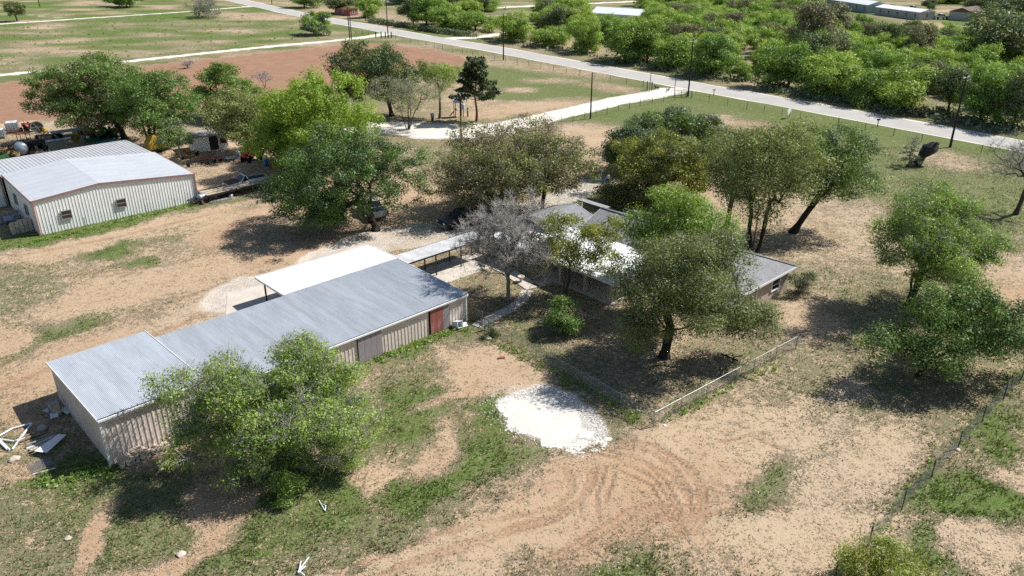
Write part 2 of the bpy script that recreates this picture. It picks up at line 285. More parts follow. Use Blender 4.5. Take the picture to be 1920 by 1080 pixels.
def ground():
    ys = [-60, -20, 5, 18, 25]; yv = 28.0
    while yv < 1400: ys.append(yv); yv += max(.17, .0046*yv if yv < 160 else .014*yv)
    ys += [1700, 2200, 3000, 4200]; ys = np.array(ys)
    s = np.concatenate([[-6, -3, -2, -1.5], np.linspace(-1.2, 1.2, 430), [1.5, 2, 3, 6]])
    hw = np.where(ys > 28, ys*.655+9, 28*.655+9)
    X = s[None, :]*hw[:, None]; Y = np.repeat(ys[:, None], len(s), 1)
    n, m = X.shape; V = np.stack([X, Y, np.zeros_like(X)], -1).reshape(-1, 3)
    i = np.arange(n*m).reshape(n, m); Fq = np.stack([i[:-1, :-1], i[:-1, 1:], i[1:, 1:], i[1:, :-1]], -1).reshape(-1, 4)
    x, y = V[:, 0], V[:, 1]; g, rd, cal, till, trk, lit = ground_attrs(x, y)
    me = bpy.data.meshes.new('ground'); me.vertices.add(len(V)); me.vertices.foreach_set('co', V.ravel())
    me.loops.add(Fq.size); me.loops.foreach_set('vertex_index', Fq.ravel()); me.polygons.add(len(Fq)); me.polygons.foreach_set('loop_start', np.arange(0, Fq.size, 4))
    for nm, a in (('grass', g), ('red', rd), ('cal', cal), ('till', till), ('trk', trk), ('lit', lit)):
        at = me.attributes.new(nm, 'FLOAT', 'POINT'); at.data.foreach_set('value', a.astype(np.float32))
    me.update(calc_edges=True)
    m_ = bpy.data.materials.new('ground'); m_.use_nodes = True; nt = m_.node_tree; b = nt.nodes['Principled BSDF']
    A = {k: nd(nt, 'Attribute', attribute_name=k).outputs['Fac'] for k in ('grass', 'red', 'cal', 'till', 'trk', 'lit')}
    pos = nd(nt, 'NewGeometry').outputs['Position']
    n1 = noise(nt, pos, .33, 7, .6); n2 = noise(nt, pos, 1.7, 6, .62); n3 = noise(nt, pos, 6.5, 5, .65); n4 = noise(nt, pos, 19, 4, .7); n0 = noise(nt, pos, .06, 4, .5)
    def lin(*ab):
        o = None
        for v, k in ab:
            t = math_(nt, 'MULTIPLY_ADD', v, k, -.5*k); o = t if o is None else math_(nt, 'ADD', o, t)
        return o
    gr = math_(nt, 'ADD', A['grass'], lin((n1, .9), (n2, 1.5), (n3, 2.0), (n4, 1.5)))
    cover = sstep(nt, gr, .30, .78)
    rd_ = math_(nt, 'ADD', A['red'], lin((n1, .7), (n2, .5)), clamp=True)
    dirt = mixc(nt, rd_, (.55, .42, .29), (.435, .27, .165))
    dirt = mixc(nt, sstep(nt, n0, .35, .65), dirt, mixc(nt, .35, dirt, (.5, .4, .3)))
    dirt = mixc(nt, math_(nt, 'MULTIPLY', sstep(nt, n4, .47, .62), .55), dirt, (.20, .165, .105))     # crumbs, dead stems
    dirt = mixc(nt, math_(nt, 'MULTIPLY', sstep(nt, n3, .5, .75), .3), dirt, (.33, .24, .16))
    vo = nd(nt, 'TexVoronoi'); nt.links.new(pos, vo.inputs['Vector']); vo.inputs['Scale'].default_value = 3.1
    sp = sstep(nt, math_(nt, 'SUBTRACT', math_(nt, 'MULTIPLY_ADD', n2, .5, math_(nt, 'MULTIPLY', n1, .25)), vo.outputs['Distance']), .0, .16)
    dirt = mixc(nt, math_(nt, 'MULTIPLY', sp, .6), dirt, (.25, .215, .125))                             # sparse sprouts
    dirt = mixc(nt, math_(nt, 'MULTIPLY', A['trk'], sstep(nt, n3, .3, .6)), dirt, (.29, .165, .10))
    gc = mixc(nt, sstep(nt, n3, .38, .62), (.070, .115, .026), (.15, .21, .052)); gc = mixc(nt, math_(nt, 'MULTIPLY', sstep(nt, n4, .5, .62), .5), gc, (.045, .07, .02))
    dry = math_(nt, 'ADD', lin((n1, 1.4), (n2, 1.4), (n3, 1.2)), math_(nt, 'MULTIPLY_ADD', A['grass'], -1.45, 1.12), clamp=True)
    gc = mixc(nt, dry, gc, mixc(nt, n4, (.21, .185, .12), (.36, .32, .225)))
    c = mixc(nt, cover, dirt, gc)
    leafl = math_(nt, 'MULTIPLY', sstep(nt, n4, .55, .68), math_(nt, 'MULTIPLY', sstep(nt, A['lit'], .45, .8), .45))
    c = mixc(nt, leafl, c, (.47, .38, .25))
    wv = nd(nt, 'TexWave'); wv.wave_type = 'BANDS'; mp = nd(nt, 'Mapping'); mp.inputs['Rotation'].default_value = (0, 0, R(-14)); nt.links.new(pos, mp.inputs[0]); nt.links.new(mp.outputs[0], wv.inputs[0])
    wv.bands_direction = 'Y'; wv.inputs['Scale'].default_value = .28; wv.inputs['Distortion'].default_value = 1.2; wv.inputs['Detail'].default_value = 3
    tl = mixc(nt, wv.outputs['Fac'], (.275, .155, .10), (.34, .20, .13)); tl = mixc(nt, sstep(nt, n1, .35, .7), tl, (.36, .225, .155)); tl = mixc(nt, math_(nt, 'MULTIPLY', n3, .4), tl, (.22, .125, .08))
    c = mixc(nt, A['till'], c, tl)
    cl = math_(nt, 'ADD', A['cal'], lin((n2, 1.0), (n3, 1.0), (n4, .8)))
    c = mixc(nt, sstep(nt, cl, .35, .75), c, mixc(nt, sstep(nt, n3, .3, .75), (.76, .73, .68), (.62, .57, .50)))
    nt.links.new(c, b.inputs['Base Color']); b.inputs['Roughness'].default_value = .95; b.inputs['Specular IOR Level'].default_value = .1
    bp = nd(nt, 'Bump'); bp.inputs['Strength'].default_value = .9; bp.inputs['Distance'].default_value = .09
    h = math_(nt, 'ADD', math_(nt, 'MULTIPLY', n3, .6), math_(nt, 'MULTIPLY', n4, .35)); h = math_(nt, 'ADD', h, math_(nt, 'MULTIPLY', cover, .5)); h = math_(nt, 'SUBTRACT', h, math_(nt, 'MULTIPLY', A['trk'], 1.1))
    nt.links.new(h, bp.inputs['Height']); nt.links.new(bp.outputs[0], b.inputs['Normal'])
    me.materials.append(m_); o = link('ground', me); tag(o, kind='structure'); return o
ground()
def strip(name, left, right, z, material, rag=0.0, sub=6):
    """a sheet between two lines of world points"""
    V = []; Fc = []; k = 0
    def dens(P):
        o = []
        for a, b in zip(P[:-1], P[1:]):
            n = max(1, int((b-a).length/sub))
            o += [a.lerp(b, i/n) for i in range(n)]
        return o+[P[-1]]
    L = left; Rr = right
    for a, b in zip(L, Rr):
        ra = rag*(random.random()-.5); rb = rag*(random.random()-.5); d = (b-a).normalized()
        V += [(*(a+d*ra).xy, z), (*(b+d*rb).xy, z)]
    Fc = [(2*i, 2*i+1, 2*i+3, 2*i+2) for i in range(len(L)-1)]
    me = bpy.data.meshes.new(name); me.from_pydata(V, [], Fc); me.materials.append(material); me.update()
    return tag(link(name, me), kind='structure')
def resample(P, step):
    d = [0]
    for a, b in zip(P[:-1], P[1:]): d.append(d[-1]+(b-a).length)
    n = max(2, int(d[-1]/step)); out = []
    for i in range(n+1):
        t = d[-1]*i/n; k = max(j for j in range(len(d)) if d[j] <= t+1e-6); k = min(k, len(P)-2)
        out.append(P[k].lerp(P[k+1], (t-d[k])/max(1e-6, d[k+1]-d[k])))
    return out
def surf(name, ca, cb, cc, s1=.5, s2=5, streak=None):
    m = bpy.data.materials.new(name); m.use_nodes = True; nt = m.node_tree; b = nt.nodes['Principled BSDF']
    pos = nd(nt, 'NewGeometry').outputs['Position']; v = pos
    a = noise(nt, v, s1, 6, .6); d = noise(nt, v, s2, 5, .65); e = noise(nt, v, s2*5, 3, .7)
    c = mixc(nt, sstep(nt, a, .3, .7), ca, cb); c = mixc(nt, math_(nt, 'MULTIPLY', sstep(nt, d, .45, .75), .5), c, cc); c = mixc(nt, math_(nt, 'MULTIPLY', sstep(nt, e, .5, .75), .3), c, cc)
    nt.links.new(c, b.inputs['Base Color']); b.inputs['Roughness'].default_value = .92; b.inputs['Specular IOR Level'].default_value = .15
    bp = nd(nt, 'Bump'); bp.inputs['Strength'].default_value = .5; bp.inputs['Distance'].default_value = .04; nt.links.new(d, bp.inputs['Height']); nt.links.new(bp.outputs[0], b.inputs['Normal'])
    return m
M_road = surf('chip_seal', (.40, .385, .365), (.46, .445, .42), (.33, .315, .295), .25, 3)
M_cal = surf('caliche', (.66, .61, .53), (.76, .72, .65), (.52, .46, .38), .4, 2.5)
M_white = surf('crushed_limestone', (.60, .575, .53), (.67, .65, .61), (.50, .44, .36), .6, 2.2)
M_conc = surf('concrete', (.52, .47, .41), (.60, .55, .49), (.38, .33, .28), .8, 4)
def road():
    U = resample([G(*p) for p in ROAD_U], 4.0); n = len(U); Lw = [G(*p) for p in ROAD_L]
    L = resample(Lw, 1.0); d = [Vector((0, 0, 0))]*0
    Lm = [L[min(range(len(L)), key=lambda j: (L[j]-q).length)] for q in U]
    # constant width about the fitted centre line
    C = [(a+b)/2 for a, b in zip(U, Lm)]; C = resample(C, 6)
    far = (C[0]-C[6]).normalized(); near = (C[-1]-C[-7]).normalized()
    C = [C[0]+far*k for k in (500, 250, 120, 50)]+C+[C[-1]+near*k for k in (20, 60, 150, 400)]
    for _ in range(4): C = [C[0]]+[(C[i-1]+C[i]*2+C[i+1])/4 for i in range(1, len(C)-1)]+[C[-1]]
    Ls, Rs = [], []
    for i, c in enumerate(C):
        t = (C[min(i+1, len(C)-1)]-C[max(i-1, 0)]).normalized(); nn = Vector((-t.y, t.x, 0)); Ls.append(c+nn*3.5); Rs.append(c-nn*3.5)
    strip('road_shoulder', [a+(a-b).normalized()*.5 for a, b in zip(Ls, Rs)], [b+(b-a).normalized()*.5 for a, b in zip(Ls, Rs)], .004, M_cal, .5)
    strip('road', Ls, Rs, .012, M_road, .12)
    return C
ROAD_C = road()
def lane(name, pts, z, m, rag=.5, step=1.2, sc=1.0):
    P = resample([G(p[0], p[1]) for p in pts], step); W = []
    Q = [(G(p[0], p[1]), p[2]) for p in pts]
    for p in P:
        k = min(range(len(Q)-1), key=lambda i: ((Q[i][0]+Q[i+1][0])/2-p).length); a, b = Q[k], Q[k+1]; t = max(0, min(1, (p-a[0]).dot(b[0]-a[0])/max(1e-6, (b[0]-a[0]).length_squared))); W.append((a[1]+t*(b[1]-a[1]))*sc)
    for _ in range(3): P = [P[0]]+[(P[i-1]+P[i]*2+P[i+1])/4 for i in range(1, len(P)-1)]+[P[-1]]
    Ls, Rs = [], []
    for i, c in enumerate(P):
        t = (P[min(i+1, len(P)-1)]-P[max(i-1, 0)]).normalized(); nn = Vector((-t.y, t.x, 0)); Ls.append(c+nn*W[i]); Rs.append(c-nn*W[i])
    return strip(name, Ls, Rs, z, m, rag)
lane('driveway', DRIVE, .008, M_cal, .7, sc=.86)
lane('track', PATH1, .006, M_cal, .5, 2.5, .8); lane('track', PATH2, .006, M_cal, .5, 2.5, .8); lane('side_driveway', SIDE_DRV, .006, M_cal, .5, 2, .85); lane('far_driveway', FARDRIVE, .006, M_cal, .5, 2, .85)
def blob(name, pts, z, m, rag=.25):
    P = resample([G(*p) for p in pts+[pts[0]]], .35)[:-1]
    cx = sum((p for p in P), Vector())/len(P); V = []; n = len(P)
    for i, p in enumerate(P):
        d = (p-cx).normalized(); q = p+d*(rag*(random.random()-.5)*2+rag*math.sin(i*.55)*.5); V.append((q.x, q.y, z))
    me = bpy.data.meshes.new(name); me.from_pydata(V+[(cx.x, cx.y, z)], [], [(i, (i+1) % n, n) for i in range(n)]); me.materials.append(m); me.update()
    return tag(link(name, me), kind='structure')
def gravel_pad():
    """spread of crushed stone with a frayed edge: small cells kept where the spread is thick enough"""
    c = G(1026, 792); st = .07; n = 78; gx, gy = np.meshgrid(np.arange(-n*1.6, n*1.6)*st+c.x, np.arange(-n, n)*st+c.y, indexing='ij')
    px, py = PX(gx, gy); an = math.radians(20); dx = px-1026; dy = py-787; d = np.hypot((dx*math.cos(an)+dy*math.sin(an))/96, (-dx*math.sin(an)+dy*math.cos(an))/41)
    d = d+.55*(vnoise(gx, gy, 1.3, 41)-.5)+.4*(vnoise(gx, gy, .4, 42)-.5)+.2*(vnoise(gx, gy, .15, 43)-.5); k = np.argwhere(d < 1)
    V = []; h = st/2
    for i_, j_ in k: x, y = gx[i_, j_], gy[i_, j_]; V += [(x-h, y-h, .01), (x+h, y-h, .01), (x+h, y+h, .01), (x-h, y+h, .01)]
    me = bpy.data.meshes.new('gravel_pad'); me.from_pydata(V, [], [(4*q, 4*q+1, 4*q+2, 4*q+3) for q in range(len(k))]); me.materials.append(M_white); me.update(); tag(link('gravel_pad', me), kind='structure')
    r = np.random.default_rng(17); ch = MB()
    for i_ in range(900):
        an_ = r.random()*6.283; rr_ = 1.0+abs(r.normal(0, .22)); qx = rr_*96*math.cos(an_); qy = rr_*41*math.sin(an_); p = G(1026+qx*math.cos(an)-qy*math.sin(an), 787+qx*math.sin(an)+qy*math.cos(an)); s = .015+.05*r.random()**2
        ch.box((p.x, p.y, s*.4), (s*2, s*1.5, s), r.random()*6, r.normal(0, .3), r.normal(0, .3), .7)
    tag(ch.build('stone_chips', M_white), 'white stone chips scattered round the edge of the gravel pad', 'stone chips', kind='stuff')
gravel_pad()
# concrete garden path: slabs with joints
def walk(pts, wid, parent):
    P = resample([G(*p) for p in pts], 1.35)
    for a, b in zip(P[:-1], P[1:]):
        d = b-a; o = MB().box((0, 0, .03), (d.length-.03, wid, .08)).build('slab', M_conc, parent); o.location = ((a+b)/2); o.rotation_euler = (0, 0, math.atan2(d.y, d.x))
wk = empty('garden_path', (0, 0, 0)); tag(wk, kind='structure')
walk([(893, 613), (925, 594), (965, 577), (981, 560), (989, 545)], 1.05, wk)
walk([(1000, 541), (975, 524), (950, 508), (915, 492)], 1.5, wk)
walk([(1004, 537), (1030, 526), (1052, 517)], 1.1, wk)
# ================================================================== buildings
M_tan = mat('tan_metal', (.70, .61, .555), .55, 0, .06, 1.5, .35, (.33, .22, .15), .25, objvar=.04)
M_trim = mat('white_trim', (.74, .75, .76), .5, 0, .05)
M_galv = mat('galvanised_sheet', (.45, .49, .535), .5, .15, .07, 2, .5, (.50, .47, .44), .35, objvar=.045, stretch=(1, .15, 1))
M_galvA = mat('newer_galvanised_sheet', (.52, .56, .61), .5, .15, .06, 2, .5, (.42, .44, .46), .4, objvar=.06, stretch=(1, .2, 1))
M_wroof = mat('white_roof_sheet', (.80, .82, .84), .38, 0, .03, 1, .5, (.66, .68, .70), .4, objvar=.02)
M_wsheet = mat('weathered_white_sheet', (.70, .71, .70), .45, .05, .08, 1.5, .5, (.42, .38, .33), .5, objvar=.06)
M_barnw = mat('pale_wall_sheet', (.82, .83, .82), .5, 0, .03, 1.2, .4, (.45, .40, .34), .2, objvar=.03)
M_mauve = mat('mauve_trim', (.30, .17, .16), .55, 0, .08)
M_barnroof = mat('pale_roof_sheet', (.60, .63, .67), .42, .25, .03, .6, .5, (.50, .53, .56), .4, objvar=.02)
M_greyroof = mat('grey_ribbed_sheet', (.52, .53, .55), .5, .15, .05, 1, .4, objvar=.04)
M_dark = mat('dark_steel', (.035, .035, .04), .5, .3, .2)
M_rust = mat('rust', (.20, .085, .05), .85, .1, .3, 6, .2, (.10, .045, .03), .6)
M_redrust = mat('faded_red_door', (.34, .12, .105), .6, .1, .15, 2, .3, (.42, .33, .32), .7, stretch=(1, 1, .3))
M_greydoor = mat('weathered_door', (.34, .31, .33), .6, .2, .14, 2, .3, (.36, .15, .14), .45, stretch=(2, 1, .3))
M_wood = mat('weathered_wood', (.26, .20, .14), .85, 0, .25, 4, .2, bump=.4)
M_wood2 = mat('pale_lumber', (.50, .42, .32), .8, 0, .2, 4, .2)
M_brick = mat('pale_brick', (.47, .38, .33), .85, 0, .18, 9, .2, (.55, .48, .42), .5, bump=.4)
M_white = mat('white_paint', (.78, .78, .77), .5, 0, .05)
M_inside = mat('shaded_interior', (.16, .13, .11), .9, 0, .1)
M_greyw0 = mat('dusty_grey_sheet', (.27, .28, .29), .7, 0, .12, 2, .3)
M_winf = mat('grey_window_frame', (.30, .27, .26), .6, 0, .1)
def shingles():
    m = bpy.data.materials.new('grey_shingles'); m.use_nodes = True; nt = m.node_tree; b = nt.nodes['Principled BSDF']
    v = nd(nt, 'TexCoord').outputs['UV']
    br = nd(nt, 'TexBrick'); nt.links.new(v, br.inputs['Vector']); br.inputs['Scale'].default_value = 1; br.inputs['Brick Width'].default_value = .33; br.inputs['Row Height'].default_value = .145
    br.inputs['Mortar Size'].default_value = .012; br.inputs['Bias'].default_value = .1
    br.inputs['Color1'].default_value = (.20, .205, .225, 1); br.inputs['Color2'].default_value = (.27, .275, .295, 1); br.inputs['Mortar'].default_value = (.11, .11, .12, 1)
    n = noise(nt, v, .7, 6, .6); c = mixc(nt, math_(nt, 'MULTIPLY', sstep(nt, n, .35, .7), .5), br.outputs['Color'], (.32, .325, .34))
    n2 = noise(nt, v, 22, 3, .7); c = mixc(nt, math_(nt, 'MULTIPLY', sstep(nt, n2, .45, .7), .35), c, (.36, .36, .37))
    nt.links.new(c, b.inputs['Base Color']); b.inputs['Roughness'].default_value = .9; b.inputs['Specular IOR Level'].default_value = .25
    bp = nd(nt, 'Bump'); bp.inputs['Strength'].default_value = .5; bp.inputs['Distance'].default_value = .02; nt.links.new(br.outputs['Fac'], bp.inputs['Height']); bp.invert = True; nt.links.new(bp.outputs[0], b.inputs['Normal'])
    return m
M_shing = shingles()
def ribwall(parent, p0, p1, zt0, zt1, m, z0=0.0, pw=.99, ribs=3, dep=.035, name='wall_panel', skip=()):
    """ribbed metal cladding from p0 to p1 (local x,y); the outside is on the right of p0->p1; each sheet is its own piece"""
    p0 = Vector((*p0, 0)); p1 = Vector((*p1, 0)); d = p1-p0; L = d.length; n = max(1, round(L/pw)); wv = L/n; t = d/L; out = Vector((t.y, -t.x, 0))
    for i in range(n):
        s0 = i*wv
        if any(a-.01 <= s0+wv/2 <= b+.01 for a, b in skip): continue
        V = []; prof = []
        for r in range(ribs):
            b0 = wv*r/ribs; q = wv/ribs; prof += [(b0, 0), (b0+q*.62, 0), (b0+q*.70, dep), (b0+q*.86, dep), (b0+q*.94, 0)]
        prof.append((wv, 0))
        for a, o_ in prof:
            s = s0+a; zt = zt0+(zt1-zt0)*s/L; q = p0+t*s+out*o_; V += [(q.x, q.y, z0), (q.x, q.y, zt)]
        k = len(prof); Fc = [(2*j, 2*j+2, 2*j+3, 2*j+1) for j in range(k-1)]
        e0 = p0+t*s0-out*.04; e1 = p0+t*(s0+wv)-out*.04; nb = len(V)
        V += [(e0.x, e0.y, z0), (e0.x, e0.y, zt0+(zt1-zt0)*s0/L), (e1.x, e1.y, z0), (e1.x, e1.y, zt0+(zt1-zt0)*(s0+wv)/L)]
        Fc += [(nb+2, nb, nb+1, nb+3)]
        me = bpy.data.meshes.new(name); me.from_pydata(V, [], Fc); me.materials.append(m); me.update(); link(name, me, parent)
def roofsheets(parent, a0, a1, b0, b1, m, sw=.76, waves=8, amp=.012, under=M_dark, name='roof_sheet', lift=.03, box=False):
    """corrugated sheets side by side from the line a0-a1 to the line b0-b1 (local points)"""
    a0, a1, b0, b1 = map(Vector, (a0, a1, b0, b1)); n = max(1, round((a1-a0).length/sw))
    up = (a1-a0).cross(b0-a0).normalized(); up = up if up.z > 0 else -up
    for i in range(n):
        V = []; k = waves*2
        l2 = lift+(.004 if i % 2 else 0)
        for j in range(k+1):
            t = (i+j/k)/n; h = l2+amp*(1 if j % 2 else -1) if not box else l2+(amp*2 if j % 4 == 1 else 0)
            V += [a0.lerp(a1, t)+up*h, b0.lerp(b1, t)+up*h]
        Fc = [(2*j, 2*j+2, 2*j+3, 2*j+1) for j in range(k)]
        me = bpy.data.meshes.new(name); me.from_pydata(V, [], Fc); me.materials.append(m); me.update(); link(name, me, parent)
    V = []
    for h in (-.06, lift-.035):
        for p in (a0, a1, b1, b0): V.append(p+up*h)
    MB().add(V, [(0, 3, 2, 1), (4, 5, 6, 7), (0, 1, 5, 4), (1, 2, 6, 5), (2, 3, 7, 6), (3, 0, 4, 7)]).build('light_block_slab', under, parent)  # slab added under the thin sheets to block light, not a real deck
def bar(parent, name, a, b, w_, h_, m):
    a = Vector(a); b = Vector(b); d = b-a; o = MB().box((0, 0, 0), (d.length, w_, h_)).build(name, m, parent); o.location = (a+b)/2
    o.rotation_euler = (0, -math.atan2(d.z, math.hypot(d.x, d.y)), math.atan2(d.y, d.x)); return o
def window(parent, p, rz, w_, h_, frame, bars=1, name='window'):
    """frame standing proud of the wall with a pane set back in it; local x along the wall, outside is -y"""
    f = MB()
    for x in (-w_/2, w_/2): f.box((x, -.03, 0), (.09, .10, h_+.09))
    for z in (-h_/2, h_/2): f.box((0, -.03, z), (w_-.09, .10, .09))
    for k in range(bars): f.box((0, -.025, -h_/2+h_*(k+1)/(bars+1)), (w_-.09, .07, .05))
    o = f.build(name, frame, parent); o.location = p; o.rotation_euler = (0, 0, rz)
    MB().box((0, .0, 0), (w_-.09, .02, h_-.09)).build('pane', glassmat(), o); return o
SA = G(208, 873); SB = G(873, 600); S_RZ = math.atan2(SB.y-SA.y, SB.x-SA.x); S_L = (SB-SA).length
SM = Matrix.Translation(SA) @ Matrix.Rotation(S_RZ, 4, 'Z')
def S(u, v, z=0): return SM @ Vector((u, v, z))
# ---- long metal shed
def shed():
    e = empty('metal_shed', SA, S_RZ, 'long tan ribbed-metal shed with low grey corrugated roof and taller end bay', 'shed')
    AW = 6.55; ZN, ZF = 3.52, 3.02; D = 10.5; MN, MF, MD = 2.46, 2.62, 9.75
    # taller end bay
    ribwall(e, (0, 0), (AW, 0), ZN-.05, ZN-.05, M_tan); ribwall(e, (0, D), (0, 0), ZF-.05, ZN-.05, M_tan); ribwall(e, (AW, D), (0, D), ZF-.05, ZF-.05, M_tan); ribwall(e, (AW, 0), (AW, D), ZN-.05, ZF-.05, M_wsheet, z0=2.3)
    roofsheets(e, (-.12, -.12, ZN), (AW+.1, -.12, ZN), (-.12, D+.12, ZF), (AW+.1, D+.12, ZF), M_galvA, .76, 8, .012)
    bar(e, 'corner_trim', (-.03, -.06, .0), (-.03, -.06, ZN-.06), .14, .14, M_trim)
    bar(e, 'rake_trim', (-.16, -.14, ZN-.02), (-.16, D+.14, ZF-.02), .05, .16, M_trim); bar(e, 'gutter', (-.14, -.2, ZN-.09), (AW+.1, -.2, ZN-.09), .12, .12, M_trim); bar(e, 'rake_trim', (AW+.12, -.1, ZN), (AW+.12, D+.14, ZF), .05, .14, M_trim)
    # low bay
    ribwall(e, (AW, 0), (S_L, 0), MN-.05, MN-.05, M_tan, skip=((18.4-AW, 20.6-AW), (25.4-AW, 27.3-AW))); ribwall(e, (S_L, 0), (S_L, MD), MN-.05, MF-.05, M_tan)
    ribwall(e, (18.2, MD), (AW, MD), MF-.05, MF-.05, M_tan)
    roofsheets(e, (AW+.06, -.14, MN), (S_L+.15, -.14, MN), (AW+.06, MD+.1, MF), (S_L+.15, MD+.1, MF), M_galv, .76, 8, .012)
    bar(e, 'gutter', (AW+.1, -.22, MN-.07), (S_L+.15, -.22, MN-.07), .12, .12, M_trim); bar(e, 'rake_trim', (S_L+.18, -.16, MN), (S_L+.18, MD+.1, MF), .05, .16, M_trim); bar(e, 'corner_trim', (S_L+.05, -.06, 0), (S_L+.05, -.06, MN-.06), .12, .12, M_trim)
    for c, w_, m, n, lab in ((19.5, 2.2, M_greydoor, 4, 'weathered grey sliding door streaked with rust'), (26.35, 1.95, M_redrust, 3, 'faded red sliding door')):
        dr = empty('sliding_door', (c, -.11, 0)); dr.parent = e; dr['label'] = lab
        for k in range(n): MB().box((0, 0, 0), (w_/n-.015, .035+.01*(k % 2), MN-.22)).build('door_sheet', m if not (m is M_redrust and k == n-1) else M_greydoor, dr).location = (-w_/2+w_*(k+.5)/n, 0, (MN-.2)/2+.04)
        MB().box((0, .05, MN-.14), (w_+.3, .06, .07)).build('door_track', M_trim, dr)
        MB().box((0, .14, (MN-.2)/2+.04), (w_+.25, .03, MN-.2)).build('door_backing', M_dark, dr)
    # carport: flat white roof on posts
    cp = empty('carport', S(0, 0), S_RZ, 'flat white-roofed carport on dark posts behind the long shed', 'carport')
    roofsheets(cp, (17.75, MD+.16, MF+.03), (S_L+.35, MD+.16, MF+.03), (17.9, 15.35, 2.48), (29.55, 15.0, 2.48), M_wroof, .9, 6, .015, M_white)
    bar(cp, 'fascia', (17.75, MD+.2, MF-.03), (17.9, 15.4, 2.42), .06, .2, M_white); bar(cp, 'fascia', (S_L+.4, MD+.2, MF-.02), (29.6, 15.0, 2.42), .06, .2, M_white); bar(cp, 'fascia', (17.95, 15.42, 2.42), (29.55, 15.08, 2.42), .06, .2, M_white)
    for u_, v_ in ((18.2, 14.3), (22, 14.6), (26, 14.6), (29.2, 14.5)): MB().box((u_, v_, 1.16), (.12, .12, 2.32)).build('post', M_dark, cp)
    ribwall(cp, (S_L, MD), (18.2, MD), MF-.08, MF-.08, M_white, name='back_panel')
    dp = tag(MB().prism([(18.0, 9.9), (29.3, 9.9), (29.6, 18.4), (16.6, 18.9), (14.6, 15)], 0, .03).build('parking_apron', M_conc), kind='structure'); dp.location = SA; dp.rotation_euler = (0, 0, S_RZ)
    # roofed walkway to the house
    wr = empty('covered_walkway', SA, S_RZ, 'narrow roofed walkway with pale metal sheets linking carport and house', 'walkway roof')
    roofsheets(wr, (29.75, 8.95, 2.3), (39.6, 8.9, 2.3), (29.75, 11.2, 2.38), (39.6, 11.1, 2.38), M_wsheet, .76, 6, .014)
    bar(wr, 'fascia', (29.75, 8.9, 2.26), (39.6, 8.85, 2.26), .05, .14, M_dark); bar(wr, 'fascia', (29.75, 11.25, 2.34), (39.6, 11.15, 2.34), .05, .14, M_dark)
    for u_ in (30.2, 33.3, 36.4, 39.3):
        for v_ in (9.15, 10.95): MB().box((u_, v_, 1.1), (.1, .1, 2.2)).build('post', M_dark, wr)
    fl = tag(MB().prism([(29.7, 7.2), (40, 6.9), (40, 11), (29.7, 11.2)], 0, .04).build('walkway_floor', M_conc), kind='structure'); fl.location = SA; fl.rotation_euler = (0, 0, S_RZ)
shed()
# ---- house
def quad_uv(name, polys, m, parent, th=.1):
    """roof planes with thickness and slope-aligned uv"""
    me = bpy.data.meshes.new(name); bm = bmesh.new(); uvl = bm.loops.layers.uv.new('UVMap')
    for P in polys:
        P = [Vector(p) for p in P]; n = (P[1]-P[0]).cross(P[2]-P[1]).normalized()
        if n.z < 0: P.reverse(); n = -n
        h = Vector((0, 0, 1)).cross(n); h = h.normalized() if h.length > 1e-3 else Vector((1, 0, 0)); s = n.cross(h)
        top = [bm.verts.new(p) for p in P]; bot = [bm.verts.new(p-Vector((0, 0, th))) for p in P]
        fs = [bm.faces.new(top), bm.faces.new(bot[::-1])]+[bm.faces.new((top[(i+1) % len(P)], top[i], bot[i], bot[(i+1) % len(P)])) for i in range(len(P))]
        for f in fs:
            for l in f.loops: l[uvl].uv = (l.vert.co.dot(h), l.vert.co.dot(s))
    bm.to_mesh(me); bm.free(); me.materials.append(m); me.update(); return link(name, me, parent)
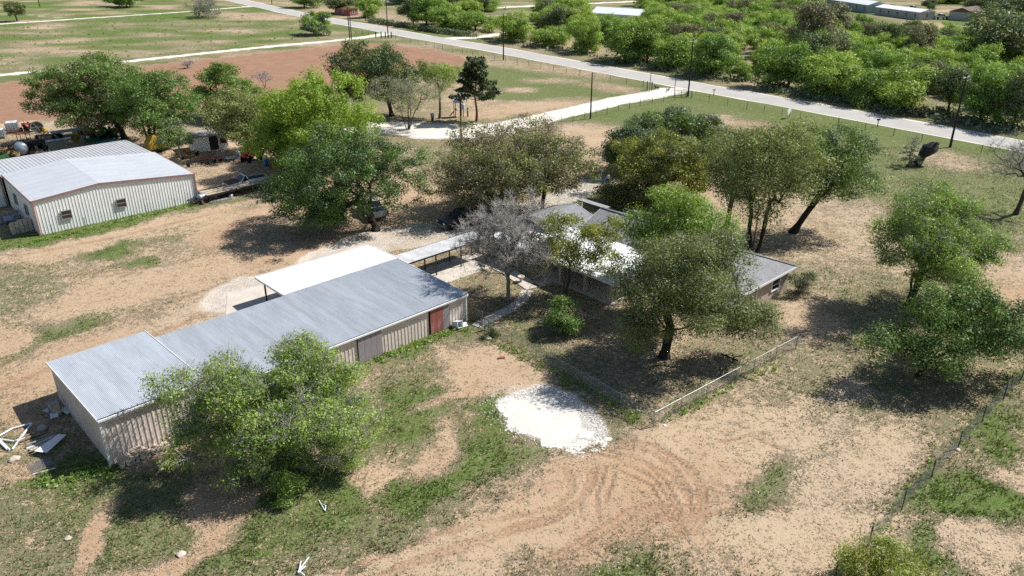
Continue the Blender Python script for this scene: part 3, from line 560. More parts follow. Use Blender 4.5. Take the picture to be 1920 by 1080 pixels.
def house():
    e = empty('ranch_house', SA, S_RZ, 'low brick ranch house with grey shingle hip roof among the yard trees', 'house')
    ZE, ZR = 2.42, 4.3; u0, u1, ur = 45.9, 55.3, 50.6; v0, v1 = -16.25, 3.3; va = v0+4.5
    rf = quad_uv('roof', [[(u0, v0, ZE), (u1, v0, ZE), (ur, va, ZR)], [(u0, v1, ZE), (u0, v0, ZE), (ur, va, ZR), (ur, v1, ZR)], [(u1, v0, ZE), (u1, v1, ZE), (ur, v1, ZR), (ur, va, ZR)]], M_shing, e)
    bar(rf, 'ridge_cap', (ur, va, ZR+.02), (ur, v1, ZR+.02), .28, .05, M_shing)
    for uu in (u0, u1): bar(rf, 'hip_cap', (uu, v0, ZE+.03), (ur, va, ZR+.03), .26, .05, M_shing)
    # rear block and north wing
    rb = quad_uv('roof', [[(u1-2.5, -9.9, 2.5), (56.4, -9.9, 2.5), (56.4, 2.0, 2.5), (52.6, 2.0, 4.15), (52.6, -6.4, 4.15)]], M_shing, e)
    quad_uv('roof', [[(44.2, 3.7, 2.45), (51.1, 3.7, 2.45), (51.1, 7.4, 3.55), (44.2, 7.4, 3.55)], [(44.2, 7.4, 3.55), (51.1, 7.4, 3.55), (51.1, 11.0, 2.45), (44.2, 11.0, 2.45)]], M_shing, e)
    bar(e, 'fascia', (51.14, 3.7, 2.4), (51.14, 7.4, 3.5), .05, .2, M_white); bar(e, 'fascia', (51.14, 7.4, 3.5), (51.14, 11.0, 2.4), .05, .2, M_white)
    bar(e, 'fascia', (u0+.05, v0-.03, ZE-.08), (u1-.05, v0-.03, ZE-.08), .05, .2, M_white); bar(e, 'fascia', (u1+.03, v0, ZE-.08), (u1+.03, v1, ZE-.08), .05, .2, M_white); bar(e, 'fascia', (52.9, -9.94, 2.42), (56.4, -9.94, 2.42), .05, .2, M_white)
    bar(e, 'fascia', (u0+.4, v1+.03, ZE+.05), (ur, v1+.03, ZR-.12), .05, .2, M_white)
    # walls
    def wl(p, q, h): d = Vector((q[0]-p[0], q[1]-p[1], 0)); o = MB().box((0, 0, h/2), (d.length, .22, h)).build('wall', M_brick, e); o.location = ((p[0]+q[0])/2, (p[1]+q[1])/2, 0); o.rotation_euler = (0, 0, math.atan2(d.y, d.x)); return o
    a, b, c, d = u0+.5, u1-.5, v0+.55, v1-.3
    wl((a, c), (b, c), 2.32); wl((a, c+.12), (a, d), 2.32); wl((b, c+.12), (b, d), 2.32); wl((a+.12, d), (b-.12, d), 2.3)
    wl((44.7, 4.2), (50.6, 4.2), 2.3); wl((44.7, 10.5), (50.6, 10.5), 2.3); wl((44.7, 4.35), (44.7, 10.35), 2.3); wl((50.6, 4.35), (50.6, 10.35), 2.3)
    gb = MB(); gb.add([(50.7, 4.2, 2.31), (50.7, 10.5, 2.31), (50.7, 7.4, 3.3), (50.6, 4.2, 2.31), (50.6, 10.5, 2.31), (50.6, 7.4, 3.3)], [(0, 1, 2), (5, 4, 3), (0, 2, 5, 3), (2, 1, 4, 5), (1, 0, 3, 4)]).build('gable', M_white, e)
    gb = MB(); gb.add([(a, d+.12, 2.33), (b, d+.12, 2.33), (ur, d+.12, ZR-.2), (a, d, 2.33), (b, d, 2.33), (ur, d, ZR-.2)], [(1, 0, 2), (3, 4, 5), (0, 3, 5, 2), (2, 5, 4, 1), (1, 4, 3, 0)]).build('gable', M_white, e)
    wl((55.9, -9.4), (55.9, 1.6), 2.4); wl((54.95, -9.4), (55.78, -9.4), 2.4)
    for vv in (-13, -9.5, -4, 0): window(e, (a-.14, vv, 1.35), -math.pi/2, 1.4, 1.2, M_white)
    for uu in (48.5, 52.5): window(e, (uu, c-.14, 1.35), 0, 1.4, 1.1, M_white)
    # vents on the roof
    for p in ((49.2, 1.2, 3.62), (49.6, -2.2, 3.78)): MB().tube((p[0], p[1], p[2]), (p[0], p[1], p[2]+.5), .09).tube((p[0], p[1], p[2]+.5), (p[0], p[1], p[2]+.62), .2, .14).build('roof_vent', M_dark, e)
    MB().box((51.0, -1.0, 4.5), (.5, .5, .75)).build('chimney', M_brick, e)
    # patio: white sheet roof on brick posts
    p = empty('patio_cover', SA, S_RZ, 'large white metal patio roof on pale posts in front of the house', 'patio cover')
    Z0, Z1 = 2.24, 2.86
    roofsheets(p, (40.35, -7.15, Z0), (40.35, 9.1, Z0), (47.0, -7.15, Z1), (47.0, 9.1, Z1), M_wroof, .8, 6, .014, M_white)
    bar(p, 'fascia', (40.3, -7.2, Z0-.08), (40.3, 9.15, Z0-.08), .06, .22, M_white); bar(p, 'fascia', (40.35, -7.22, Z0-.06), (47.0, -7.22, Z1-.06), .06, .2, M_white)
    for vv in (-6.5, -3.4, -.3, 3.0, 6.2): MB().box((40.75, vv, 1.09), (.28, .28, 2.16)).build('post', M_brick, p)
    for uu in (43.6, ): MB().box((uu, -6.6, 1.2), (.2, .2, 2.3)).build('post', M_white, p)
    sl_ = tag(MB().prism([(40.5, -6.9), (46.2, -6.9), (46.2, 4.0), (40.5, 7.0)], 0, .1).build('patio_floor', M_conc), kind='structure'); sl_.location = SA; sl_.rotation_euler = (0, 0, S_RZ)
    # narrow porch roof beyond
    q = empty('porch_roof', SA, S_RZ, 'narrow flat porch roof strip on the far side of the house', 'porch')
    roofsheets(q, (54.8, 6.3, 2.40), (54.8, 10.6, 2.40), (55.65, 6.3, 2.40), (55.65, 10.6, 2.40), M_greyw0, .8, 6, .014)
    for uu in (54.95, 55.5):
        for vv in (6.5, 10.4): MB().box((uu, vv, 1.16), (.1, .1, 2.3)).build('post', M_white, q)
house()
# ---- barn at the left
BA = G(76, 441); BB = G(371, 377); B_RZ = math.atan2(BB.y-BA.y, BB.x-BA.x)
BMx = Matrix.Translation(BA) @ Matrix.Rotation(B_RZ, 4, 'Z')
def barn():
    e = empty('metal_barn', BA, B_RZ, 'pale ribbed-metal barn with mauve trim and low white roof at left', 'barn')
    L = (BB-BA).length; pk = 6.9; zl, zp, zr = 3.85, 4.45, 3.42; D = 13.4
    ribwall(e, (0, 0), (pk, 0), zl-.04, zp-.04, M_barnw, dep=.035); ribwall(e, (pk, 0), (L, 0), zp-.04, zr-.04, M_barnw, dep=.035)
    ribwall(e, (0, D), (0, 0), zl-.04, zl-.04, M_barnw, dep=.035); ribwall(e, (L, 0), (L, D), zr-.04, zr-.04, M_barnw, dep=.035)
    roofsheets(e, (-.1, -.1, zl), (-.1, D, zl), (pk, -.1, zp), (pk, D, zp), M_barnroof, .9, 4, .012, box=True)
    roofsheets(e, (L+.1, -.1, zr), (L+.1, D, zr), (pk, -.1, zp), (pk, D, zp), M_barnroof, .9, 4, .012, box=True)
    for a, b in (((-.12, -.14, zl-.03), (pk, -.14, zp-.03)), ((pk, -.14, zp-.03), (L+.12, -.14, zr-.03)), ((-.14, -.1, zl-.05), (-.14, D, zl-.05)), ((L+.14, -.1, zr-.05), (L+.14, D, zr-.05))): bar(e, 'edge_trim', a, b, .08, .2, M_mauve)
    bar(e, 'corner_trim', (-.04, -.09, .0), (-.04, -.09, zl-.1), .17, .17, M_mauve); bar(e, 'corner_trim', (L+.04, -.09, 0), (L+.04, -.09, zr-.1), .15, .15, M_mauve)
    for px, py in ((124, 402), (226.5, 380.5)):
        # where the ray through the window meets the front wall
        inv = BMx.inverted(); o_ = inv @ Vector((0, 0, HC)); d_ = inv.to_3x3() @ (G(px, py)-Vector((0, 0, HC))); t = -o_.y/d_.y; h = o_+d_*t
        window(e, (h.x, -.1, h.z), 0, 1.05, .95, M_winf, 1)
    for vv in (3.6, 8.6): window(e, (-.1, vv, 2.0), -math.pi/2, .95, 1.1, M_winf, 1)
    # older lean-to behind, running off to the left
    g = empty('barn_lean_to', BA, B_RZ, 'older grey ribbed-roof lean-to joined behind the pale barn', 'lean-to')
    roofsheets(g, (-14, D+.05, 3.55), (L-.1, D+.05, 3.42), (-14, 24.0, 3.15), (L-.1, 24.0, 3.1), M_greyroof, .9, 4, .03, box=True)
    ribwall(g, (-14, D+.1), (-.2, D+.1), 3.5, 3.48, M_barnw); ribwall(g, (L-.15, D+.2), (L-.15, 23.9), 3.35, 3.05, M_barnw); ribwall(g, (L-.15, 23.9), (-14, 23.9), 3.05, 3.08, M_barnw)
    bar(g, 'edge_trim', (-14, D-.0, 3.6), (-.2, D-.0, 3.58), .08, .2, M_mauve); bar(g, 'corner_trim', (-.35, D+.02, 0), (-.35, D+.02, 3.4), .15, .15, M_mauve)
barn()
# ================================================================== trees
def np_mesh(name, V, Fs, mats, mi=None, tint=None, smooth=False):
    """faces: one array or a list of arrays (triangles or quads)"""
    Fs = Fs if isinstance(Fs, list) else [Fs]
    me = bpy.data.meshes.new(name); me.vertices.add(len(V)); me.vertices.foreach_set('co', np.ascontiguousarray(V, np.float32).ravel())
    lp = np.concatenate([f.ravel() for f in Fs]).astype(np.int32); cnt = np.concatenate([np.full(len(f), f.shape[1]) for f in Fs]); st = np.concatenate([[0], np.cumsum(cnt)[:-1]]).astype(np.int32)
    me.loops.add(len(lp)); me.loops.foreach_set('vertex_index', lp); me.polygons.add(len(cnt)); me.polygons.foreach_set('loop_start', st)
    for m in mats: me.materials.append(m)
    if mi is not None: me.polygons.foreach_set('material_index', np.ascontiguousarray(mi, np.int32))
    if tint is not None:
        at = me.attributes.new('tint', 'FLOAT', 'FACE'); at.data.foreach_set('value', np.ascontiguousarray(tint, np.float32))
    if smooth: me.polygons.foreach_set('use_smooth', np.ones(len(cnt), bool))
    me.update(calc_edges=True); return me
def tubes(P0, P1, r0, r1, n=5):
    d = P1-P0; L = np.linalg.norm(d, axis=1, keepdims=True)+1e-9; d = d/L
    ref = np.where(np.abs(d[:, 2:3]) < .9, np.array([[0, 0, 1.]]), np.array([[1., 0, 0]]))
    x = np.cross(d, ref); x /= np.linalg.norm(x, axis=1, keepdims=True)+1e-9; y = np.cross(d, x)
    a = np.arange(n)*2*np.pi/n; ring = x[:, None, :]*np.cos(a)[None, :, None]+y[:, None, :]*np.sin(a)[None, :, None]
    V = np.concatenate([P0[:, None, :]+ring*r0[:, None, None], P1[:, None, :]+ring*r1[:, None, None]], 1)
    k = np.arange(n); f = np.stack([k, (k+1) % n, n+(k+1) % n, n+k], -1)
    Fq = (f[None]+(np.arange(len(P0))*2*n)[:, None, None]).reshape(-1, 4); return V.reshape(-1, 3), Fq
def skeleton(r, trunks, pts, rt, step=.7, tip=.012, wob=.12, up=.25):
    """grow limbs from trunk lines to every clump point"""
    N = []; par = []; tr = []
    for t in trunks:
        prev = -1
        for p in t:
            N.append(np.array(p, float)); par.append(prev); prev = len(N)-1
    starts = np.mean([t[-1] for t in trunks], axis=0); first = len(N)
    base_n = [min(2, len(t)-1) for t in trunks]; blocked = set(); k = 0
    for t in trunks:
        for i in range(len(t)-max(1, len(t)//3)): blocked.add(k+i)
        k += len(t)
    order = np.argsort(np.linalg.norm((pts-starts)*[1, 1, .8], axis=1)); ends = []
    arr = np.zeros((6000, 3)); arr[:first] = N; cnt = first; pen = np.zeros(6000)
    for b in blocked: pen[b] = 1e6
    dpt = np.zeros(6000)
    for i in order:
        p = pts[i]; q = arr[:cnt]; dv = p-q; d = np.linalg.norm(dv, axis=1)
        cost = d+pen[:cnt]+np.where(dv[:, 2] < -.3, .8*np.abs(dv[:, 2]), 0)+.22*dpt[:cnt]
        j = int(np.argmin(cost)); L = d[j]; m = max(1, int(math.ceil(L/step)))
        if cnt+m >= 5990: break
        a = arr[j].copy(); side = r.normal(0, wob, 3)*L*.5; prev = j
        for s in range(1, m+1):
            t = s/m; bend = math.sin(math.pi*t); qv = a+(p-a)*t+side*bend+np.array([0, 0, up*L*.25*bend])
            if s < m: qv = qv+r.normal(0, .05*step, 3)
            arr[cnt] = qv; par.append(prev); dpt[cnt] = dpt[prev]+L/m; prev = cnt; cnt += 1
        ends.append(prev)
    par = np.array(par); w_ = np.zeros(cnt)
    for e in ends: w_[e] += 1
    w_ = np.maximum(w_, 0)
    for i in range(cnt-1, -1, -1):
        if par[i] >= 0: w_[par[i]] += w_[i]
    w_ = np.maximum(w_, 1); mx = w_.max(); ex = math.log(rt/tip)/math.log(max(mx, 2)); rad = tip*w_**ex
    return arr[:cnt], par, rad, np.array(ends)
def crown_pts(r, n, rx, ry, zlo, zhi, off=(0, 0), lobes=.28, shell=.45, shape='dome', mind=None, nl=None):
    """clump centres gathered into rounded masses (boughs) with gaps between them"""
    zc = zlo+(zhi-zlo)*.42; ph = r.random(6)*6.28; nl = nl or max(4, min(26, int(n/13)))
    def place(v, rad):
        az = math.atan2(v[1], v[0]); lb = 1+lobes*(.5*math.sin(2*az+ph[0])+.6*math.sin(3*az+ph[1]+2*v[2])+.5*math.sin(5*az+ph[2]+3*v[2]))
        p = v*rad*lb; hz = (zhi-zc) if p[2] > 0 else (zc-zlo); z = zc+p[2]*hz; k = 1.0; s = (z-zlo)/(zhi-zlo)
        if shape == 'cone': k = max(.12, 1.15-s)*1.15
        elif shape == 'vase': k = .4+.7*min(1, s*1.4)
        elif shape == 'umbrella': k = .75+.35*math.sin(math.pi*min(1, max(0, s)))
        return np.array([p[0]*rx*k, p[1]*ry*k, z])
    L = []; t = 0; sz = (rx*ry*(zhi-zlo)*.5)**(1/3.); md = 1.25*sz/nl**(1/3.)
    while len(L) < nl and t < 4000:
        t += 1; v = r.normal(size=3); v /= np.linalg.norm(v); q = place(v, .35+.42*r.random()**.6)
        if L and np.min(np.linalg.norm(np.array(L)-q, axis=1)) < md*(1-t/5000): continue
        L.append(q)
    L = np.array(L); lr = md*(.62+.3*r.random(len(L))); out = []; lt = []; tries = 0; mind = mind or .52*((sum(lr**3)*3.2)/n)**(1/3.)
    ltint = r.normal(0, .16, len(L))
    while len(out) < n and tries < n*60:
        tries += 1; k = r.integers(len(L)); v = r.normal(size=3); v[2] += .35; v /= np.linalg.norm(v); q = L[k]+v*lr[k]*(.55+.5*r.random()**.5)*np.array([1.08, 1.08, .8])
        if q[2] < zlo*.75 or q[2] > zhi+.2: continue
        if out and tries < n*45 and np.min(np.linalg.norm(np.array(out)-q, axis=1)) < mind: continue
        out.append(q); lt.append(ltint[k])
    P = np.array(out)+np.array([off[0], off[1], 0]); CT[0] = (P, np.array(lt)); return P
CT = [None]
def leaves(r, C, per, cr, size, flat=.6, out=.55, droop=0, asp=1.7):
    base = .5+.18*np.sin(C[:, 0]*.9+1.3*C[:, 1])*np.sin(C[:, 2]*1.1+C[:, 0]*.5)
    n = len(C); k = r.poisson(per, n)+1; idx = np.repeat(np.arange(n), k); m = len(idx)
    crv = (cr*(.7+.6*r.random(n)))[idx]; dv = r.normal(size=(m, 3)); dn = np.linalg.norm(dv, axis=1, keepdims=True)+1e-9
    rad = r.random((m, 1))**.45; off = dv/dn*rad*crv[:, None]*1.25*np.array([1, 1, flat]); 
    if droop: off[:, 2] -= droop*np.abs(r.normal(size=m))*crv
    P = C[idx]+off; P[:, 2] = np.maximum(P[:, 2], .12)
    nrm = dv/dn*.8+r.normal(size=(m, 3))*.45+np.array([0, 0, .45]); nrm /= np.linalg.norm(nrm, axis=1, keepdims=True)
    t = np.cross(nrm, r.normal(size=(m, 3))); t /= np.linalg.norm(t, axis=1, keepdims=True)+1e-9; b = np.cross(nrm, t)
    s = size*(.45+1.1*r.random((m, 1))**1.6); t = t*s*asp*.5; b = b*s*.5
    V = np.stack([P-t, P+t*.6-b, P+t*.6+b], 1).reshape(-1, 3); Fq = np.arange(m*3).reshape(-1, 3)
    ct = (base+r.normal(0, .17, n))[idx]; tint = np.clip(ct+r.normal(0, .2, m), 0, 1); return V, Fq, tint
def twigs(r, E, D, n, ln, wd):
    """fine twigs as thin three-sided spikes round the limb ends"""
    idx = np.repeat(np.arange(len(E)), n); m = len(idx); d = D[idx]*.6+r.normal(size=(m, 3))*.75+np.array([0, 0, .15]); d /= np.linalg.norm(d, axis=1, keepdims=True)
    L = ln*(.4+.9*r.random(m)); P0 = E[idx]-D[idx]*r.random((m, 1))*.5; P1 = P0+d*L[:, None]
    M = P0+d*(L*.55)[:, None]; d2 = d+r.normal(size=(m, 3))*.6; d2 /= np.linalg.norm(d2, axis=1, keepdims=True); P3 = M+d2*(L*.5)[:, None]
    V1, F1 = tubes(P0, P1, np.full(m, wd), np.full(m, wd*.35), 3); V2, F2 = tubes(M, P3, np.full(m, wd*.6), np.full(m, wd*.25), 3)
    return np.concatenate([V1, V2]), np.concatenate([F1, F2+len(V1)])
BARK = mat('bark_grey_brown', (.105, .085, .07), .95, 0, .3, 8, .1, bump=.6); BARK_D = mat('bark_dark', (.05, .042, .036), .95, 0, .3, 8, .1, bump=.6); BARK_L = mat('bark_pale', (.27, .25, .225), .95, 0, .22, 8, .1, bump=.5); PALE_TWIG = mat('pale_twig', (.40, .375, .345), .95, 0, .15, 4, .1); TWIG = mat('dead_twig', (.36, .34, .31), .95, 0, .2, 4, .1)
LM = dict(
 mesq=leafmat('leaf_mesquite', (0.153, 0.259, 0.048), (0.302, 0.453, 0.104), .38), mesqY=leafmat('leaf_mesquite_light', (0.218, 0.323, 0.060), (0.405, 0.529, 0.131), .4),
 oak=leafmat('leaf_live_oak', (0.105, 0.135, 0.053), (0.222, 0.263, 0.099), .22), oakolive=leafmat('leaf_olive', (.155, .185, .06), (.30, .335, .12), .28), oakbrown=leafmat('leaf_spring_brown', (0.146, 0.140, 0.088), (0.304, 0.263, 0.152), .24),
 green=leafmat('leaf_fresh_green', (0.099, 0.181, 0.037), (0.211, 0.322, 0.082), .32), bright=leafmat('leaf_bright_yellow_green', (0.183, 0.299, 0.037), (0.366, 0.488, 0.079), .42), lime=leafmat('leaf_lime', (0.175, 0.263, 0.041), (0.351, 0.450, 0.088), .42),
 dark=leafmat('leaf_dark_green', (0.039, 0.078, 0.027), (0.104, 0.163, 0.058), .2), grey=leafmat('leaf_grey_green', (0.145, 0.172, 0.099), (0.301, 0.322, 0.199), .25), yell=leafmat('leaf_gold_green', (.17, .20, .035), (.33, .36, .07), .34), pale=leafmat('leaf_pale_new', (0.288, 0.315, 0.143), (0.494, 0.508, 0.261), .35), sage=leafmat('leaf_sage', (0.110, 0.157, 0.084), (0.228, 0.282, 0.159), .25))
DENS = 3.1; LS = .74
def tree_mesh(seed, H, Rx, Ry=None, low=.3, fork=.28, nclump=150, per=90, cr=.75, leaf=.16, lm='oak', bark=None, ntr=1, lean=(0, 0), off=(0, 0), shape='dome', rt=.3, twig=0, twigl=.8, twigw=.012, flat=.6, lobes=.28, droop=0, shell=.45, lm2=None, f2=0, bare=0, spread=.5, extra=()):
    r = np.random.default_rng(seed); Ry = Ry or Rx; bark = bark or BARK; cr *= 1.1
    pts = crown_pts(r, nclump, Rx-cr*.7, Ry-cr*.7, H*low, H-cr*.5, off, lobes, shell, shape)
    for ex, ey, ez, er, en in extra: pts = np.concatenate([pts, crown_pts(r, en, er, er*.9, max(.6, ez-er*.7), ez+er*.7, (ex, ey))])
    trunks = []
    for k in range(ntr):
        a = 2*math.pi*(k+r.random()*.5)/max(1, ntr); sp = 0 if ntr == 1 else spread*H*fork
        top = np.array([lean[0]+math.cos(a)*sp+off[0]*.25, lean[1]+math.sin(a)*sp+off[1]*.25, H*fork*(.9+.2*r.random())]); b0 = np.array([math.cos(a), math.sin(a), 0])*(0 if ntr == 1 else rt*.9)
        m = 5; trunks.append([b0+(top-b0)*(i/(m-1))**1.0+np.array([0, 0, 0 if i else -.25])+(r.normal(0, .06, 3)*[1, 1, 0] if 0 < i < m-1 else 0) for i in range(m)])
    A, par, rad, ends = skeleton(r, trunks, pts, rt/(1 if ntr == 1 else ntr**.35), tip=.014)
    k = par >= 0; P1 = A[k]; P0 = A[par[k]]; r1 = rad[k]; r0 = np.minimum(rad[par[k]], r1*1.6)
    base = par[k] >= 0
    isb = np.isin(par[k], np.where(par < 0)[0]); r0 = np.where(isb, r1*1.7, r0)
    V, Fq = tubes(P0, P1, r0, r1, 6 if H > 5 else 5)
    tm = np_mesh('trunk', V, Fq, [bark], smooth=True)
    live = pts[r.random(len(pts)) >= bare]
    groups = [(live, lm)] if not lm2 else None
    if lm2:
        s = r.random(len(live)) < f2; groups = [(live[~s], lm), (live[s], lm2)]
    Vs, Fs, Ts, Ms, mats = [], [], [], [], []; nv = 0
    for gp, l in groups:
        if not len(gp) or per <= 0: continue
        v, f, t = leaves(r, gp, per*DENS, cr, leaf*LS, flat, droop=droop); Vs.append(v); Fs.append(f+nv); Ts.append(t); Ms.append(np.full(len(f), len(mats))); mats.append(LM[l]); nv += len(v)
    if twig:
        E = A[ends]; D = E-A[par[ends]]; D /= np.linalg.norm(D, axis=1, keepdims=True)+1e-9
        v, f = twigs(r, E, D, twig, twigl, twigw); Vs.append(v); Fs.append(f+nv); Ts.append(np.full(len(f), .5)); Ms.append(np.full(len(f), len(mats))); mats.append(TWIG if bark is not BARK_L else PALE_TWIG)
    cm = np_mesh('crown', np.concatenate(Vs), Fs, mats, np.concatenate(Ms), np.concatenate(Ts))
    return tm, cm
def plant(name, meshes, loc, label, cat='tree', group=None, rz=0, sc=1):
    e = empty(name, loc, rz, label, cat, group); e.scale = (sc, sc, sc); link('trunk', meshes[0], e); link('crown', meshes[1], e); return e
def tree(name, label, base, top, xl, xr, seed, Hs=1.0, group=None, **kw):
    b = G(*base); H = HEIGHT(base, top)*Hs; dp = DEPTH(b); Rx = (xr-xl)/2/F*dp*1.15; ox = ((xl+xr)/2-base[0])/F*dp
    if 'Ry' in kw: kw['Ry'] *= 1.08
    kw.setdefault('off', (ox, kw.pop('oy', 0))); kw.setdefault('Ry', min(Rx, 7.5)*.95)
    return plant(name, tree_mesh(seed, H, Rx, **kw), b, label, group=group)
tree('mesquite_tree', 'wide thorny mesquite with grey twigs in front of the long shed', (512, 866), 608, 365, 680, 11, Hs=.80, low=.12, fork=.22, nclump=400, per=95, cr=.66, leaf=.12, lm='mesq', lm2='mesqY', f2=.3, ntr=3, rt=.26, twig=16, twigl=.95, twigw=.018, lobes=.42, shell=.5, bare=.1, spread=.9, Ry=5.6, bark=BARK)
tree('live_oak', 'dense dark green tree between barn and carport', (705, 432), 232, 532, 788, 12, Hs=.95, low=.14, fork=.2, nclump=300, per=85, cr=.85, leaf=.17, lm='dark', lm2='green', f2=.55, rt=.4, lobes=.35, bark=BARK_D, oy=.5, extra=((-4.6, -1.5, 3.2, 2.3, 60),))
tree('shade_tree', 'rounded bright yellow-green tree, the most vivid in the picture', (596, 330), 132, 488, 708, 13, low=.07, fork=.2, nclump=330, per=75, cr=.85, leaf=.22, lm='bright', rt=.35, lobes=.25, shell=.65, flat=.9, bark=BARK_D)
tree('oak_tree', 'dark green tree in the shade at the left foot of the bright yellow-green tree', (532, 305), 222, 488, 585, 47, low=.1, fork=.2, nclump=120, per=80, cr=.8, leaf=.2, lm='dark', lm2='green', f2=.5, rt=.2, bark=BARK_D)
tree('oak_tree', 'largest spreading dark green oak beyond the barn roof', (235, 262), 104, 68, 322, 14, low=.16, fork=.24, nclump=350, per=85, cr=1.0, leaf=.22, lm='oak', lm2='green', f2=.6, rt=.42, lobes=.3, bark=BARK_D, Ry=6.5)
tree('elm_tree', 'multi-stemmed green tree just behind the barn roof corner', (283, 277), 116, 215, 392, 15, low=.22, fork=.35, nclump=170, per=70, cr=.95, leaf=.22, lm='green', rt=.35, ntr=3, spread=.3, lobes=.3, bark=BARK_D, Ry=5)
tree('elm_tree', 'mid green tree standing against the red ploughed field', (400, 220), 122, 350, 505, 16, Hs=1.06, low=.1, fork=.25, nclump=150, per=70, cr=.95, leaf=.24, lm='green', rt=.28, bark=BARK_D, Ry=5)
tree('oak_tree', 'olive-coloured tree beside the bright yellow-green one', (470, 287), 162, 384, 524, 17, low=.12, fork=.28, nclump=160, per=75, cr=.9, leaf=.2, lm='oakolive', rt=.28, bark=BARK_D, Ry=4.5)
tree('sapling_tree', 'slim young tree with pale trunk beside the barn corner', (340, 300), 218, 300, 372, 18, low=.35, fork=.3, nclump=55, per=60, cr=.6, leaf=.17, lm='sage', lm2='green', f2=.4, rt=.11, bark=BARK_L, Ry=2.4)
tree('oak_tree', 'dark olive oak at the edge of the ploughed field', (735, 217), 78, 618, 800, 19, low=.25, fork=.3, nclump=230, per=70, cr=1.05, leaf=.25, lm='oakolive', lm2='dark', f2=.5, rt=.36, bark=BARK_D, Ry=6)
tree('desert_willow', 'pale feathery multi-stemmed tree by the white drive', (765, 243), 142, 702, 832, 20, low=.38, fork=.4, nclump=130, per=26, cr=.85, leaf=.13, lm='pale', rt=.2, ntr=5, spread=.42, twig=14, twigl=1.0, twigw=.014, shape='vase', Ry=4.5, bark=BARK)
tree('ash_tree', 'thin yellow-green tree with long forked trunk left of the pine', (824, 222), 108, 790, 872, 21, low=.4, fork=.4, nclump=80, per=38, cr=.75, leaf=.18, lm='lime', rt=.2, ntr=1, twig=8, twigl=.8, shape='vase', Ry=3, bark=BARK)
def pine():
    base = (893, 228); b = G(*base); H = HEIGHT(base, 110); r = np.random.default_rng(22); pts = []; A = [np.array([0, 0, -.2])]; segs = []
    for i in range(1, 13): A.append(np.array([.12*math.sin(i*.9), .1*math.cos(i*.7), H*i/12.6]))
    P0, P1, R0, R1 = [], [], [], []
    for i in range(12): P0.append(A[i]); P1.append(A[i+1]); R0.append(.24*(1-i/12.5)+.02); R1.append(.24*(1-(i+1)/12.5)+.02)
    for i in range(44):
        z = H*(.34+.62*(i/43)); az = i*2.4+r.random(); L = (3.1*(1-(z/H-.34)/.72)**.75+.35)*(.75+.5*r.random()); c = np.array([0, 0, z]); d = np.array([math.cos(az), math.sin(az), .05+.3*(z/H)])
        e = c+d*L; P0.append(c); P1.append(e); R0.append(.06); R1.append(.02)
        for t in (.55, .78, 1.0):
            if r.random() < .9: pts.append(c+d*L*t+np.array([0, 0, .12]))
    for k in range(6): pts.append(np.array([r.normal(0, .3), r.normal(0, .3), H*(.93+.05*r.random())]))
    V, Fq = tubes(np.array(P0), np.array(P1), np.array(R0), np.array(R1), 6); tm = np_mesh('trunk', V, Fq, [mat('pine_bark', (.17, .10, .075), .95, 0, .2, 6, .1)], smooth=True)
    v, f, t = leaves(r, np.array(pts), 75, .62, .20, .5, asp=4.0); cm = np_mesh('crown', v, f, [leafmat('pine_needles', (.03, .06, .02), (.085, .12, .045), .15)], tint=t)
    plant('pine_tree', (tm, cm), b, 'solitary dark pine with bare lower trunk beside the lawn')
pine()
tree('oak_tree', 'broad grey-brown oak filling the centre behind the black pickup', (925, 398), 224, 790, 1085, 23, low=.09, fork=.16, nclump=420, per=58, cr=.9, leaf=.17, lm='oakbrown', lm2='oakolive', f2=.35, rt=.45, ntr=3, spread=.7, lobes=.3, shell=.5, bark=BARK_D, Ry=6.5, twig=5)
tree('oak_tree', 'smaller grey-green oak at the right end of the central oak', (1015, 402), 248, 950, 1118, 24, low=.3, fork=.3, nclump=170, per=52, cr=.85, leaf=.17, lm='oakolive', lm2='oakbrown', f2=.45, rt=.26, bark=BARK_D, Ry=4.5, off=(1.3, .5))
tree('oak_tree', 'gold-tinged oak beside the drive where the person stands', (1240, 374), 240, 1146, 1340, 25, low=.12, fork=.22, nclump=260, per=70, cr=.85, leaf=.19, lm='yell', lm2='oak', f2=.45, rt=.32, bark=BARK_D, Ry=5)
tree('cedar_tree', 'rounded dusty green tree behind the gold-tinged oak', (1262, 292), 200, 1180, 1342, 26, low=.08, fork=.2, nclump=180, per=75, cr=.85, leaf=.22, lm='sage', lm2='green', f2=.3, rt=.25, bark=BARK_D, Ry=4.5)
tree('cedar_tree', 'small dusty green tree at the left of the gold-tinged oak', (1165, 325), 228, 1128, 1212, 27, low=.08, fork=.2, nclump=110, per=75, cr=.75, leaf=.2, lm='sage', lm2='dark', f2=.3, rt=.2, bark=BARK_D)
tree('cedar_elm', 'tall forked tree with pale straight trunk behind the house', (1365, 424), 240, 1300, 1440, 28, low=.3, fork=.36, nclump=170, per=45, cr=.9, leaf=.17, lm='oakolive', lm2='oak', f2=.5, rt=.26, shape='vase', Ry=4, bark=BARK)
tree('cedar_elm', 'tallest vase-shaped tree with many dark stems right of the house', (1412, 482), 220, 1335, 1545, 29, low=.3, fork=.4, nclump=330, per=36, cr=.95, leaf=.16, lm='oakolive', lm2='oak', f2=.35, rt=.36, ntr=5, spread=.2, shape='vase', Ry=5.2, bark=BARK_D, off=(.5, 0))
tree('pecan_tree', 'leaning green tree with arching limb right of the vase-shaped tree', (1485, 436), 228, 1440, 1612, 30, low=.34, fork=.36, nclump=200, per=55, cr=.9, leaf=.17, lm='green', lm2='sage', f2=.4, rt=.33, lean=(1.6, 0), bark=BARK_D, Ry=4.6)
